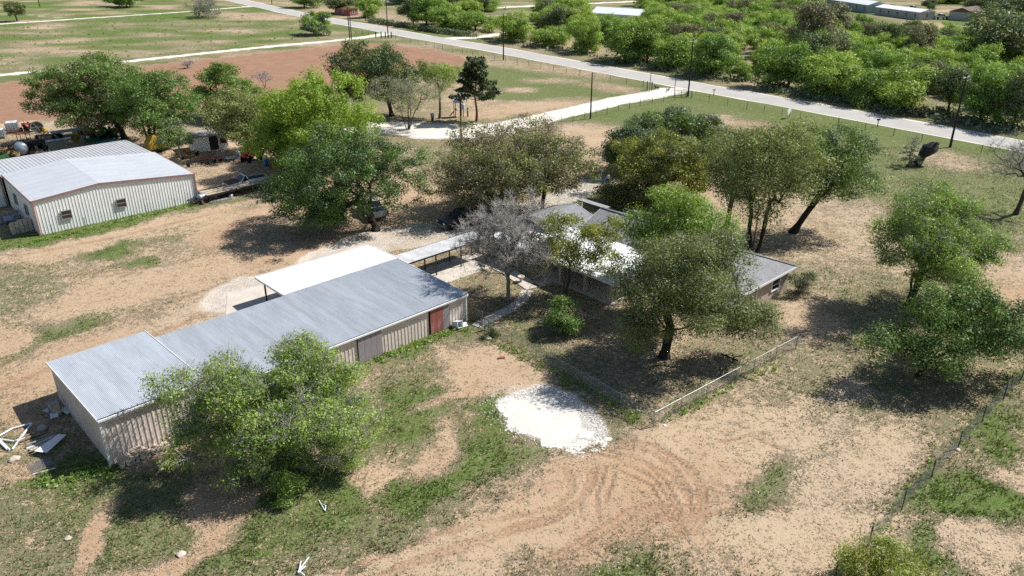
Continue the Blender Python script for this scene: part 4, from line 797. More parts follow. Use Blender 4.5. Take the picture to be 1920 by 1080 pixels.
tree('mesquite_tree', 'upper bright green mesquite with dead twigs at the right edge', (1697, 574), 350, 1600, 1815, 31, low=.32, fork=.34, nclump=300, per=65, cr=.75, leaf=.14, lm='mesq', lm2='green', f2=.35, rt=.34, twig=10, twigl=.9, twigw=.016, lobes=.38, bark=BARK_D, Ry=4.2, ntr=2, spread=.2, bare=.08, off=(.6, 0), extra=((6.2, .5, 5.0, 2.2, 40), (3.2, -.5, 3.8, 1.8, 30)))
tree('live_oak', 'lower darker spreading tree in front of the bright green mesquite', (1717, 704), 540, 1622, 1905, 32, low=.24, fork=.2, nclump=240, per=75, cr=.75, leaf=.14, lm='green', lm2='dark', f2=.3, rt=.2, lobes=.38, bark=BARK_D, Ry=4.0, shape='umbrella', ntr=2, spread=.5)
tree('bare_tree', 'leafless forked tree at the far right edge', (1902, 400), 252, 1838, 1975, 33, low=.35, fork=.36, nclump=120, per=0, cr=.6, rt=.3, ntr=2, spread=.28, twig=9, twigl=1.3, twigw=.018, bark=BARK, shape='vase', Ry=3.6)
tree('live_oak', 'broad olive-green oak shading the fenced yard', (1245, 670), 424, 1150, 1395, 34, low=.34, fork=.22, nclump=420, per=80, cr=.78, leaf=.125, lm='oakolive', lm2='oak', f2=.25, rt=.36, lobes=.3, bark=BARK_D, Ry=5.6, droop=.25, shell=.5, twig=4, extra=((6.0, -.3, 3.9, 2.3, 70), (-2.5, -2, 3.6, 1.8, 30)))
tree('pecan_tree', 'bright yellow-green tree rising over the white patio roof', (1198, 580), 352, 1162, 1352, 35, low=.44, fork=.42, nclump=190, per=70, cr=.75, leaf=.15, lm='lime', lm2='mesq', f2=.4, rt=.2, lobes=.3, bark=BARK, Ry=3.6, ntr=2, spread=.1)
tree('oak_tree', 'slender olive tree overhanging the patio roof edge', (1058, 559), 388, 1000, 1152, 36, low=.3, fork=.34, nclump=130, per=70, cr=.65, leaf=.14, lm='oakolive', lm2='yell', f2=.4, rt=.16, ntr=2, spread=.14, bark=BARK, Ry=2.8, lobes=.4)
tree('bare_tree', 'pale leafless tree full of fine grey twigs by the garden path', (952, 562), 364, 866, 1040, 37, low=.26, fork=.26, nclump=240, per=2, cr=.5, leaf=.1, lm='grey', rt=.25, ntr=2, spread=.2, twig=27, twigl=.85, twigw=.018, bark=BARK_L, Ry=3.4)
tree('shrub', 'small bright green shrub tree inside the chain-link yard', (1055, 624), 562, 1022, 1090, 38, low=.05, fork=.15, nclump=60, per=70, cr=.42, leaf=.12, lm='green', rt=.06, ntr=3, bark=BARK)
tree('shrub', 'straggly grey-green bush at the house corner', (1498, 552), 506, 1474, 1522, 39, low=.05, fork=.15, nclump=45, per=35, cr=.35, leaf=.1, lm='grey', rt=.04, ntr=4, bark=BARK, twig=6, twigl=.5)
tree('shrub', 'yellow-green bush cut off by the bottom edge of the picture', (1655, 1150), 1045, 1555, 1765, 40, low=.1, fork=.15, nclump=130, per=75, cr=.5, leaf=.09, lm='lime', lm2='yell', f2=.5, rt=.08, ntr=4, bark=BARK, twig=6, twigl=.5)
tree('shrub', 'low fresh green sprouts at the foot of the wide mesquite', (540, 935), 885, 500, 572, 41, low=.05, fork=.12, nclump=35, per=55, cr=.35, leaf=.1, lm='mesq', rt=.03, ntr=3, bark=BARK)
tree('bare_sapling', 'thin leafless sapling beside the black leaning stump', (1704, 308), 240, 1690, 1722, 42, low=.3, fork=.4, nclump=22, per=3, cr=.4, leaf=.12, lm='sage', rt=.06, twig=7, twigl=.7, twigw=.014, bark=BARK_L)
tree('shrub', 'small green bush around the thin leafless sapling', (1700, 312), 275, 1684, 1718, 43, low=.05, fork=.15, nclump=26, per=30, cr=.35, leaf=.13, lm='sage', rt=.04, ntr=3, bark=BARK)
tree('shrub', 'weedy bush by the garden gate post', (921, 632), 612, 905, 936, 44, low=.05, fork=.15, nclump=18, per=35, cr=.25, leaf=.09, lm='oak', rt=.03, ntr=3, bark=BARK, twig=5, twigl=.3)
tree('shrub', 'dark evergreen bush below the porch at the drive', (1165, 385), 346, 1120, 1215, 45, low=.05, fork=.15, nclump=80, per=60, cr=.7, leaf=.17, lm='oak', lm2='oakolive', f2=.4, rt=.1, ntr=3, bark=BARK_D, Ry=2.5)
for i, (b, t, l, r_, lb) in enumerate((((352, 128), 112, 342, 366, 'left of two leafless trees against the ploughed field'), ((497, 165), 128, 478, 515, 'right of two leafless trees against the ploughed field'))):
    tree('bare_tree', lb, b, t, l, r_, 50+i, low=.3, fork=.3, nclump=40, per=0, cr=.5, rt=.12, ntr=2, spread=.2, twig=9, twigl=.9, twigw=.02, bark=BARK_L)
tree('oak_tree', 'round dark lone tree at the far left of the pasture', (32, 40), 5, 9, 46, 60, low=.3, fork=.3, nclump=60, per=60, cr=.9, leaf=.35, lm='oakolive', lm2='oak', f2=.5, rt=.2, bark=BARK_D)
tree('mesquite_tree', 'flat-crowned mesquite casting a round shadow in the far pasture', (238, 13), -12, 202, 276, 61, low=.25, fork=.25, nclump=90, per=55, cr=1.1, leaf=.4, lm='mesq', rt=.25, bark=BARK_D)
tree('bare_tree', 'grey tangled half-dead tree in the far pasture', (374, 33), -8, 346, 412, 62, low=.05, fork=.3, nclump=110, per=10, cr=1.0, leaf=.3, lm='grey', rt=.3, twig=14, twigl=1.4, twigw=.03, bark=BARK_L)
tree('mesquite_tree', 'small round mesquite standing alone near the road', (594, 65), 18, 563, 622, 63, low=.08, fork=.2, nclump=80, per=55, cr=1.0, leaf=.35, lm='mesq', lm2='sage', f2=.3, rt=.2, ntr=3, bark=BARK_D)
# ---- the wood beyond the road
DENS = 2.8; LS = .66; VAR = []
for k, (lm, l2, kw) in enumerate((('mesq', 'mesqY', {}), ('mesqY', 'mesq', {}), ('mesq', 'green', {}), ('mesqY', 'lime', dict(nclump=75)), ('oak', 'sage', dict(low=.2)), ('oakbrown', 'grey', dict(per=45, twig=4, twigl=1.0, twigw=.03)), ('mesq', 'mesqY', dict(ntr=2, spread=.5)))):
    a = dict(low=.08, fork=.24, nclump=110, per=58, cr=1.05, leaf=.33, lm=lm, lm2=l2, f2=.35, rt=.24, lobes=.5, bark=BARK_D, ntr=1); a.update(kw); VAR.append(tree_mesh(200+k, (7.6, 6.6, 8.2, 7.2, 8.0, 8.4, 6.9)[k], (5.2, 5.6, 4.9, 5.3, 5.2, 5.0, 5.4)[k], 5.0, **a))
FRONT = [((973, 77), 22, 920, 1003, 0), ((1040, 86), 33, 995, 1072, 1), ((1098, 98), 30, 1070, 1142, 0), ((1172, 112), 45, 1130, 1215, 2), ((1210, 118), 42, 1170, 1262, 2), ((1262, 128), 60, 1215, 1310, 6), ((1330, 142), 70, 1285, 1385, 2), ((1478, 165), 88, 1425, 1525, 2), ((1555, 180), 102, 1500, 1640, 0), ((1705, 205), 108, 1640, 1775, 3), ((1835, 228), 135, 1790, 1890, 2), ((1898, 240), 140, 1850, 1945, 4), ((890, 58), 5, 850, 935, 1), ((842, 55), 5, 800, 880, 0), ((800, 48), -4, 762, 838, 2), ((693, 33), -8, 667, 716, 0), ((640, 25), -14, 600, 668, 4), ((775, 44), -2, 750, 800, 4), ((1390, 150), 112, 1370, 1412, 6), ((570, 14), -20, 545, 600, 2), ((1620, 195), 120, 1580, 1670, 6), ((1775, 212), 130, 1740, 1820, 4)]
lbl = {0: 'mid green', 1: 'light green', 2: 'deep green', 3: 'yellow-green', 4: 'dark green', 5: 'grey-brown', 6: 'green'}
ORD = 'first second third fourth fifth sixth seventh eighth ninth tenth eleventh twelfth thirteenth fourteenth fifteenth sixteenth seventeenth eighteenth nineteenth twentieth twenty-first twenty-second twenty-third'.split()
rr = np.random.default_rng(99); placed = []
for i, (b, t, l, r_, k) in enumerate(FRONT):
    g = G(*b); dp = DEPTH(g); Rx = (r_-l)/2/F*dp; H = HEIGHT(b, t); e = plant('mesquite_tree', VAR[k], (g.x+((l+r_)/2-b[0])/F*dp*.4, g.y, 0), '', rz=rr.random()*6.28); e.scale = (Rx/5.0, Rx/5.0, H/7.5); placed.append((g.x, g.y, Rx))
    rank = sorted(range(len(FRONT)), key=lambda j: FRONT[j][0][0]).index(i); e['label'] = f'{lbl[k]} tree, {ORD[rank]} from the left in the roadside row beyond the road'; e['category'] = 'tree'; e['group'] = 'front row of trees along the far side of the road'
# two bigger oaks that stand out of the thicket
for (b, t, l, r_, k, lb) in (((1520, 112), 12, 1475, 1600, 5, 'big rounded grey-brown oak standing above the green thicket'), ((1860, 130), 28, 1775, 1925, 4, 'wide grey-green oak in the thicket below the brown-roofed house'), ((1905, 60), -5, 1860, 1960, 4, 'dark oak beside the brown-roofed house'), ((1840, 32), -6, 1790, 1850, 4, 'dark round tree left of the brown-roofed house'), ((1742, 22), 0, 1725, 1752, 4, 'dark palm-like tree behind the second white-roofed house')):
    g = G(*b); dp = DEPTH(g); Rx = (r_-l)/2/F*dp; H = HEIGHT(b, t); e = plant('oak_tree', VAR[k], g, lb, rz=rr.random()*6.28); e.scale = (Rx/5.0, Rx/5.0, max(H, 4)/7.5); placed.append((g.x, g.y, Rx*.9))
WOOD = [(905, 18), (940, 50), (1010, 50), (1130, 85), (1230, 100), (1330, 120), (1420, 128), (1470, 140), (1560, 155), (1640, 170), (1720, 182), (1800, 195), (1870, 208), (1960, 222), (2080, 235), (2200, 0), (2150, -45), (1300, -60), (900, -60), (700, -60), (640, -35), (760, 8), (870, 30)]
HOLES = [((1105, 1200), (18, 46)), ((1535, 1752), (-2, 32)), ((1750, 1900), (8, 40)), ((925, 1000), (3, 30)), ((1270, 1320), (-5, 6)), ((1405, 1430), (95, 150)), ((940, 1300), (-2, 8))]
cand = []
for i in range(34000):
    y = 110+rr.random()**.8*520; x = -160+rr.random()*560; px, py = PX(x, y)
    if px > 2250: continue
    cand.append((x, y, px, py))
cand = np.array(cand); ok = inside(cand[:, 2], cand[:, 3], WOOD)
for (a, b_), (c, d) in HOLES: ok &= ~((cand[:, 2] > a) & (cand[:, 2] < b_) & (cand[:, 3] > c) & (cand[:, 3] < d))
cand = cand[ok]; keep = []
VIEW = [(1530, 1650, 27), (1640, 1745, 38), (1745, 1815, 38), (1815, 1890, 42), (1105, 1200, 24), (930, 1000, 22)]
for x, y, px, py in cand:
    R_ = 2.7+2.3*rr.random()
    tp = PX(x, y, R_*1.75)[1]
    if any(a-14 < px < b+14 and tp < c and py > c-28 for a, b, c in VIEW): continue
    if all((x-a)**2+(y-b)**2 > (.58*(R_+c))**2 for a, b, c in placed): placed.append((x, y, R_)); keep.append((x, y, px, py, R_))
keep = [q for q in keep if -220 < q[2] < 2140 and q[3] > -48]
keep.sort(key=lambda q: (not (-40 < q[2] < 1960 and q[3] > -30), math.hypot(q[0], q[1])))
kinds = [0, 1, 3, 0, 1, 2, 6, 0, 3, 1, 0, 5, 6, 1, 4]; rest = []
for i, (x, y, px, py, R_) in enumerate(keep):
    vis = -60 < px < 1980 and py > -40
    if i < 285 and vis:
        k = kinds[rr.integers(len(kinds))]; e = plant('mesquite_tree', VAR[k], (x, y, 0), f'{lbl[k]} tree crowded in the thicket beyond the road', 'tree', f'{lbl[k]} trees of the thicket beyond the road', rr.random()*6.28); s = R_/5.0*(1.12 if k in (0, 1, 3) else 1.0); e.scale = (s, s, s*(.85+.35*rr.random()))
    else: rest.append((x, y, R_))
print('wood', len(keep), 'rest', len(rest))
def far_wood():
    """the wood beyond the ones that can be told apart: crowns set on points"""
    r = np.random.default_rng(5); P = np.array([(x, y, 0) for x, y, R_ in rest]); n = len(P)
    me = bpy.data.meshes.new('far_wood'); me.from_pydata([tuple(p) for p in P], [], [])
    sc = np.array([q[2] for q in rest])/5.0*1.15; S3 = np.stack([sc, sc, sc*(.8+.4*r.random(n))], -1)
    for nm, ty, v in (('rot', 'FLOAT', r.random(n)*6.28), ('pick', 'INT', r.choice([0, 1, 3, 0, 1, 2, 6, 5, 4], n))):
        me.attributes.new(nm, ty, 'POINT').data.foreach_set('value', v)
    me.attributes.new('size', 'FLOAT_VECTOR', 'POINT').data.foreach_set('vector', S3.ravel())
    ng = bpy.data.node_groups.new('far_wood', 'GeometryNodeTree'); ng.interface.new_socket('Geometry', in_out='INPUT', socket_type='NodeSocketGeometry'); ng.interface.new_socket('Geometry', in_out='OUTPUT', socket_type='NodeSocketGeometry')
    N = ng.nodes; L = ng.links; gi = N.new('NodeGroupInput'); go = N.new('NodeGroupOutput'); ip = N.new('GeometryNodeInstanceOnPoints'); jn = N.new('GeometryNodeJoinGeometry'); 
    for k in range(len(VAR)-1, -1, -1):
        ob = bpy.data.objects.new('wood_crown', VAR[k][1]); oi = N.new('GeometryNodeObjectInfo'); oi.inputs['Object'].default_value = ob; oi.inputs['As Instance'].default_value = True; L.new(oi.outputs['Geometry'], jn.inputs[0])
    def at(nm, ty):
        a_ = N.new('GeometryNodeInputNamedAttribute'); a_.data_type = ty; a_.inputs['Name'].default_value = nm; return a_.outputs['Attribute']
    cx = N.new('ShaderNodeCombineXYZ'); L.new(at('rot', 'FLOAT'), cx.inputs[2])
    L.new(gi.outputs[0], ip.inputs['Points']); L.new(jn.outputs[0], ip.inputs['Instance']); ip.inputs['Pick Instance'].default_value = True; L.new(at('pick', 'INT'), ip.inputs['Instance Index']); L.new(cx.outputs[0], ip.inputs['Rotation']); L.new(at('size', 'FLOAT_VECTOR'), ip.inputs['Scale']); L.new(ip.outputs[0], go.inputs[0])
    o = link('far_wood', me); o.modifiers.new('crowns', 'NODES').node_group = ng; tag(o, 'dense green wood merging in the far background', 'wood', kind='stuff')
far_wood()
# hedge along the far side of the road
def hedge():
    P = resample([G(*p) for p in ((692, 42), (760, 52), (820, 62), (870, 68), (892, 69))], 1.0); r = np.random.default_rng(6); C = np.array([(p.x+r.normal(0, .15), p.y+r.normal(0, .25), z) for p in P for z in (.4, .9, 1.35)])
    v, f, t = leaves(r, C, 40, .75, .28, .7); me = np_mesh('hedge', v, f, [LM['sage']], tint=t); tag(link('hedge', me), 'long clipped grey-green hedge along the far side of the road', 'hedge')
hedge()
# ---- tufts, weeds and fallen leaves on the ground
def ground_stuff():
    r = np.random.default_rng(8)
    def scatter(n, ymin, ymax, xs): 
        y = ymin+(ymax-ymin)*r.random(n)**1.25; x = (r.random(n)*2-1)*(y*.66+6); return x, y
    x, y = scatter(430000, 29, 118, 1); g, rd, cal, till, trk, lit = ground_attrs(x, y)
    clump = vnoise(x, y, 1.1, 31)*.5+vnoise(x, y, .45, 32)*.5
    p = np.clip((g-.15)*1.1, 0, 1)*(clump*1.6)**2; k = (r.random(len(x)) < p*.62) & (cal < .3) & (till < .5)
    inv = SM.inverted(); lx = np.array(inv)[0, 0]*x+np.array(inv)[0, 1]*y+inv[0][3]; ly = np.array(inv)[1, 0]*x+np.array(inv)[1, 1]*y+inv[1][3]
    k &= ~((lx > -.2) & (lx < 29.6) & (ly > -.2) & (ly < 10.8)) & ~((lx > 17) & (lx < 30) & (ly > 9) & (ly < 18)) & ~((lx > 40) & (lx < 56) & (ly > -16.4) & (ly < 11))
    x, y, g = x[k], y[k], g[k]; m = len(x); C = np.stack([x, y, np.zeros(m)], -1); nb = 3
    idx = np.repeat(np.arange(m), nb); a = r.random(len(idx))*6.28; h = (.05+.13*r.random(len(idx)))*(.6+.8*g[idx]); sp = .05+.08*r.random(len(idx)); w_ = .012+.018*r.random(len(idx))
    d = np.stack([np.cos(a), np.sin(a), 0*a], -1); s = np.stack([-np.sin(a), np.cos(a), 0*a], -1); P = C[idx]+d*.02+np.array([0, 0, -.005]); T = P+d*sp[:, None]; T[:, 2] = h
    V = np.stack([P-s*w_[:, None]*1.3, P+s*w_[:, None]*1.3, T], 1).reshape(-1, 3); Fq = np.arange(len(idx)*3).reshape(-1, 3); t = np.clip(g[idx]*1.1-.15+r.normal(0, .25, len(idx)), 0, 1)
    gm = leafmat('grass_blade', (.25, .22, .13), (.115, .195, .035), .3, 0); tag(link('grass_tufts', np_mesh('grass_tufts', V, Fq, [gm], tint=t)), 'short patchy spring grass on the bare sandy ground', 'grass', kind='stuff')
    print('tufts', m)
    # fallen leaves and dry stems lying on the ground
    x, y = scatter(260000, 29, 112, 1); g, rd, cal, till, trk, lit = ground_attrs(x, y); cl = vnoise(x, y, 2.5, 33)*.6+vnoise(x, y, .6, 34)*.4
    k = (r.random(len(x)) < np.clip(cl-.25, 0, 1)*.75) & (cal < .4) & (till < .5); inv_ = SM.inverted(); lx = inv_[0][0]*x+inv_[0][1]*y+inv_[0][3]; ly = inv_[1][0]*x+inv_[1][1]*y+inv_[1][3]
    k &= ~((lx > -.2) & (lx < 29.6) & (ly > -.2) & (ly < 10.8)) & ~((lx > 40) & (lx < 56) & (ly > -16.4) & (ly < 11)); x, y = x[k], y[k]; m = len(x)
    a = r.random(m)*6.28; L_ = .035+.06*r.random(m); wd = L_*(.3+.3*r.random(m)); u_ = np.stack([np.cos(a), np.sin(a), r.normal(0, .25, m)], -1); v_ = np.stack([-np.sin(a), np.cos(a), r.normal(0, .3, m)], -1); P = np.stack([x, y, .015+.02*r.random(m)], -1)
    V = np.stack([P-u_*L_[:, None], P+u_*L_[:, None]*.6-v_*wd[:, None], P+u_*L_[:, None]*.6+v_*wd[:, None]], 1).reshape(-1, 3)
    lmat = leafmat('fallen_leaf', (.16, .12, .075), (.52, .43, .29), .15, 0); tag(link('fallen_leaves', np_mesh('fallen_leaves', V, np.arange(m*3).reshape(-1, 3), [lmat], tint=np.clip(r.normal(.5, .35, m), 0, 1))), 'dry fallen leaves and stems strewn over the sandy ground', 'leaf litter', kind='stuff')
    # weeds in the far pasture
    n = 1500; x = -230+r.random(n)*230; y = 150+r.random(n)*220; px, py = PX(x, y); k = inside(px, py, [(-40, 40), (180, 36), (420, 22), (600, 45), (640, 70), (300, 103), (-40, 135)]); x, y = x[k], y[k]; C = np.stack([x, y, np.full(len(x), .2)], -1)
    v, f, t = leaves(r, C, 14, .45, .22, .35); tag(link('pasture_weeds', np_mesh('pasture_weeds', v, f, [LM['mesq']], tint=t)), 'low green weeds dotted over the far pasture', 'weeds', kind='stuff')
    # taller weeds along walls and fence lines near the camera
    pts = []
    for a, b, n, wd in (((0, 470), (360, 385), 170, .5), ((208, 880), (60, 905), 90, .9), ((690, 680), (860, 618), 90, .5), ((930, 640), (1215, 795), 150, .7), ((1240, 795), (1480, 668), 60, .4), ((1600, 1030), (1915, 700), 60, .5), ((500, 940), (620, 870), 50, .8)):
        A_, B_ = G(*a), G(*b)
        for i in range(n): q = A_.lerp(B_, r.random()); pts.append((q.x+r.normal(0, wd*.6), q.y+r.normal(0, wd*.6), .1))
    v, f, t = leaves(r, np.array(pts), 10, .22, .11, .7); tag(link('weeds', np_mesh('weeds', v, f, [LM['mesq'], LM['lime']], (r.random(len(f)) < .25).astype(int), tint=t)), 'tufts of fresh green weeds along walls and fences', 'weeds', kind='stuff')
    # roadside brush under the trees beyond the road
    pts = []
    for a, b, n in (((1130, 118), (1400, 160), 120), ((1430, 172), (1920, 258), 260), ((940, 82), (1130, 118), 40)):
        A_, B_ = G(*a), G(*b)
        for i in range(n): q = A_.lerp(B_, r.random()); pts.append((q.x+r.normal(0, 2)+2, q.y+abs(r.normal(0, 5))+1, .45))
    for x, y, px, py, R_ in keep:
        if -40 < px < 1960 and y < 330:
            for q in range(3): pts.append((x+r.normal(0, 3.5), y+r.normal(0, 3.5), .5+1.6*r.random()))
    v, f, t = leaves(r, np.array(pts), 16, 1.1, .42, .6); tag(link('roadside_brush', np_mesh('roadside_brush', v, f, [LM['sage'], LM['grey']], (r.random(len(f)) < .5).astype(int), tint=t)), 'low scrubby brush under the trees beyond the road', 'brush', kind='stuff')
ground_stuff()
# ================================================================== fences
M_steel = mat('galvanised_pipe', (.33, .35, .37), .4, .6, .1); M_tpost = mat('dark_post', (.05, .05, .045), .7, .1, .2); M_wire = mat('fence_wire', (.27, .295, .32), .5, .4, .1)
def link_fence(name, label, pts, h, step, post_m, rail=True, mesh='diamond', pr=.03, gap=.11, wr=.005, cat='fence'):
    e = empty(name, pts[0], 0, label, cat); o = pts[0]; wires = MB(); n_corner = len(pts)
    for a, b in zip(pts[:-1], pts[1:]):
        n = max(1, round((b-a).length/step))
        for i in range(n+(1 if b is pts[-1] else 0)):
            p = a.lerp(b, i/n)-o; MB().tube((0, 0, -.1), (0, 0, h+.03), pr*(1.35 if i == 0 else 1), None, 7).build('post', post_m, e).location = p
        if rail: MB().tube(a-o+Vector((0, 0, h)), b-o+Vector((0, 0, h)), .022, None, 6).build('top_rail', M_steel, e)
        L = (b-a).length; t = (b-a)/L; Z = Vector((0, 0, 1)); q = a-o; side = Vector((-t.y, t.x, 0))*.001
        def flat(p0, p1):
            d = (p1-p0).normalized(); s = d.cross(Vector((-t.y, t.x, 0)))*wr; wires.add([p0-s, p1-s, p1+s, p0+s], [(0, 1, 2, 3)])
        if mesh == 'diamond':
            k = -h
            while k < L:
                s0, s1 = max(k, 0), min(k+h, L); flat(q+t*s0+Z*(s0-k), q+t*s1+Z*(s1-k)); flat(q+t*s0+Z*(h-(s0-k))+side, q+t*s1+Z*(h-(s1-k))+side); k += gap
        elif mesh == 'square':
            k = 0
            while k < L: flat(q+t*k, q+t*k+Z*h); k += gap*1.2
            for z in np.arange(.06, h, gap): flat(q+Z*float(z)+side, q+t*L+Z*float(z)+side)
        else:
            for z in (.3, .6, .9, 1.15): wires.tube(q+Z*z, q+t*L+Z*z, .006, None, 4, False)
    wires.build('wire_mesh', M_wire, e); return e
link_fence('chain_link_fence', 'silver chain-link fence around the house yard', [G(916, 622), G(1225, 800), G(1492, 654), G(1446, 633), G(1400, 612)], 1.15, 2.9, M_steel)
link_fence('chain_link_fence', 'short chain-link fence stub beside the garden gate', [G(905, 606), G(885, 598)], 1.1, 1.2, M_steel)
A_ = G(1628, 1024); B_ = G(1881, 748); d_ = (B_-A_).normalized()
link_fence('wire_fence', 'woven wire fence on dark posts crossing the lower right corner', [A_-d_*12, A_, B_, B_+d_*36], 1.38, 4.05, M_tpost, rail=False, mesh='square', pr=.035, gap=.13, wr=.011)
link_fence('field_fence', 'thin post-and-wire fence along the near side of the road left of the gate', [G(*p) for p in ((742, 74), (830, 94), (927, 113), (1087, 142), (1206, 162), (1226, 171))], 1.2, 4.2, M_tpost, rail=False, mesh='strand', pr=.04)
link_fence('field_fence', 'thin post-and-wire fence along the road right of the gate', [G(*p) for p in ((1296, 183), (1400, 205), (1500, 224))], 1.2, 4.0, M_tpost, rail=False, mesh='strand', pr=.04)
link_fence('field_fence', 'thin post-and-wire fence along the road below the mailbox', [G(*p) for p in ((1571, 234), (1675, 255), (1783, 277), (1960, 310))], 1.2, 4.0, M_tpost, rail=False, mesh='strand', pr=.04)
link_fence('field_fence', 'thin post-and-wire fence beside the white drive to the gate', [G(*p) for p in ((1286, 184), (1200, 199), (1138, 214), (1052, 233))], 1.2, 3.2, M_tpost, rail=False, mesh='strand', pr=.04)
link_fence('field_fence', 'thin wire fence in the weeds in front of the pale barn', [G(*p) for p in ((-20, 452), (100, 440), (380, 378))], 1.1, 3.6, M_tpost, rail=False, mesh='strand', pr=.025)
link_fence('field_fence', 'thin post-and-wire fence along the trees beyond the road', [G(*p) for p in ((940, 74), (1120, 108), (1320, 150), (1600, 200), (1930, 262))], 1.1, 5, M_tpost, rail=False, mesh='strand', pr=.035)
# garden gate: lattice panel and narrow wire gate
def lattice(loc, rz):
    e = empty('lattice_panel', loc, rz, 'brown wooden lattice panel at the shed corner', 'lattice')
    W, Hh = 1.0, 1.75
    for x in (0, W): MB().box((x, 0, Hh/2), (.07, .07, Hh)).build('stile', M_wood, e)
    for z in (.08, Hh-.06): MB().box((W/2, 0, z), (W-.07, .06, .07)).build('rail', M_wood, e)
    for sg in (-1, 1):
        for k in range(-6, 8):
            x0 = k*.19; a = [x0, 0]; pts = []
            p0 = Vector((x0, 0, .1)); p1 = Vector((x0+1.55, 0, 1.65)); 
            t0 = max(0, (.05-x0)/1.55); t1 = min(1, (W-.05-x0)/1.55)
            if t1-t0 < .08: continue
            q0 = p0.lerp(p1, t0); q1 = p0.lerp(p1, t1)
            if sg < 0: q0.x = W-q0.x; q1.x = W-q1.x
            dd = q1-q0; m = MB().box((0, 0, 0), (dd.length, .012, .045)).build('lath', M_wood, e); m.location = (q0+q1)/2+Vector((0, .008*sg, 0)); m.rotation_euler = (0, -math.atan2(dd.z, dd.x), 0)
lattice(S(29.35, -.25), S_RZ+R(-28))
def gate(loc, rz):
    e = empty('garden_gate', loc, rz, 'narrow silver wire garden gate standing open beside the path', 'gate')
    for x in (0, .95): MB().tube((x, 0, .05), (x, 0, 1.3), .028).build('upright', M_steel, e)
    for z in (.12, .7, 1.28): MB().tube((0, 0, z), (.95, 0, z), .022).build('rail', M_steel, e)
    w_ = MB()
    for k in range(-9, 9): 
        x0 = k*.12
        for sg in (0, 1):
            a = max(0, x0); b = min(.95, x0+1.16)
            if b > a: 
                z0, z1 = .12+(a-x0), .12+(b-x0); p, q = Vector((a, 0, z0)), Vector((b, 0, z1))
                if sg: p.z = 1.40-p.z; q.z = 1.40-q.z
                w_.tube(p, q, .008, None, 3, False)
    w_.build('wire_mesh', M_steel, e)
gate(G(909, 621), R(35))
# ================================================================== poles and lines
M_pole = mat('creosote_pole', (.045, .036, .03), .9, 0, .25, 3, .2); M_ins = mat('insulator', (.55, .58, .60), .3, 0, .05)
ARM_DIR = math.atan2(ROAD_C[20].x-ROAD_C[25].x, -(ROAD_C[20].y-ROAD_C[25].y))
POLE_TOPS = []
def pole(base, top, label, arm=True, az=None, r=.17, xf=False, armw=2.2):
    b = G(*base); H = HEIGHT(base, top); e = empty('utility_pole', b, 0, label, 'utility pole', 'utility poles')
    MB().tube((0, 0, -.3), (0, 0, H), r, r*.62, 10).build('pole', M_pole, e); az = ARM_DIR if az is None else az; d = Vector((math.cos(az), math.sin(az), 0))
    if arm:
        MB().box((0, 0, 0), (armw, .11, .13), az).build('crossarm', M_pole if xf else M_ins, e).location = (0, 0, H-.45)
        for s in (-.45, -.2, .45): MB().lathe([(.03, 0), (.07, .03), (.05, .09), (.08, .13), (.03, .22)], 8).build('insulator', M_ins, e).location = d*(armw*s)+Vector((0, 0, H-.38))
        MB().lathe([(.03, 0), (.07, .03), (.05, .09), (.08, .13), (.03, .22)], 8).build('insulator', M_ins, e).location = (0, 0, H)
    if xf: MB().lathe([(.2, 0), (.27, .05), (.27, .75), (.2, .85)], 12).build('transformer', M_ins, e).location = (.38, -.1, H-1.9)
    POLE_TOPS.append((b, H)); return e
pole((1781, 276), 139, 'tall dark utility pole at the right beside the black leaning stump')
pole((1290, 181), 73, 'dark utility pole at the white entrance gate')
pole((944, 112.5), 25, 'utility pole at the edge of the lawn near the road')
pole((728, 72), 0, 'utility pole at the track entrance far up the road')
pole((656, 74), 2, 'left of the paired poles beside the far track', arm=False)
pole((659.5, 76), 12, 'right of the paired poles beside the far track', arm=False, r=.14)
pole((1107, 223), 136, 'plain light pole without crossarm beside the white drive', arm=False, r=.15)
pole((866, 300), 180, 'utility pole with transformer in front of the white parking area', az=.15, r=.16, xf=True, armw=1.7)
pole((1300, 185.5), 150, 'x', arm=False) if False else None
pole((510, 8), -45, 'farthest utility pole by the road at the top left', arm=False)
pole((75, 14), -40, 'utility pole standing in the far left pasture', arm=False)
def lines():
    e = MB(); order = [0, 1, 2, 3]
    for i, j in zip(order[:-1], order[1:]):
        (a, ha), (b, hb) = POLE_TOPS[i], POLE_TOPS[j]
        for s, z in ((-.45, -.2), (.45, -.2), (0, .2)):
            d = Vector((math.cos(ARM_DIR), math.sin(ARM_DIR), 0))*2.2*s; P = []
            for k in range(15): t = k/14; P.append(a.lerp(b, t)+d+Vector((0, 0, ha+(hb-ha)*t+z-1.1*4*t*(1-t))))
            e.path(P, .022, 4)
    (a, ha), (b, hb) = POLE_TOPS[1], POLE_TOPS[6]; e.path([a.lerp(b, k/10)+Vector((0, 0, ha-1+(hb-ha+.8)*k/10-.6*4*(k/10)*(1-k/10))) for k in range(11)], .012, 4)
    (a, ha), (b, hb) = POLE_TOPS[6], POLE_TOPS[7]; e.path([a.lerp(b, k/10)+Vector((0, 0, ha-.2+(hb-ha)*k/10-.6*4*(k/10)*(1-k/10))) for k in range(11)], .012, 4)
    tag(e.build('power_lines', M_dark), 'thin overhead power lines strung between the utility poles', 'power line')
lines()
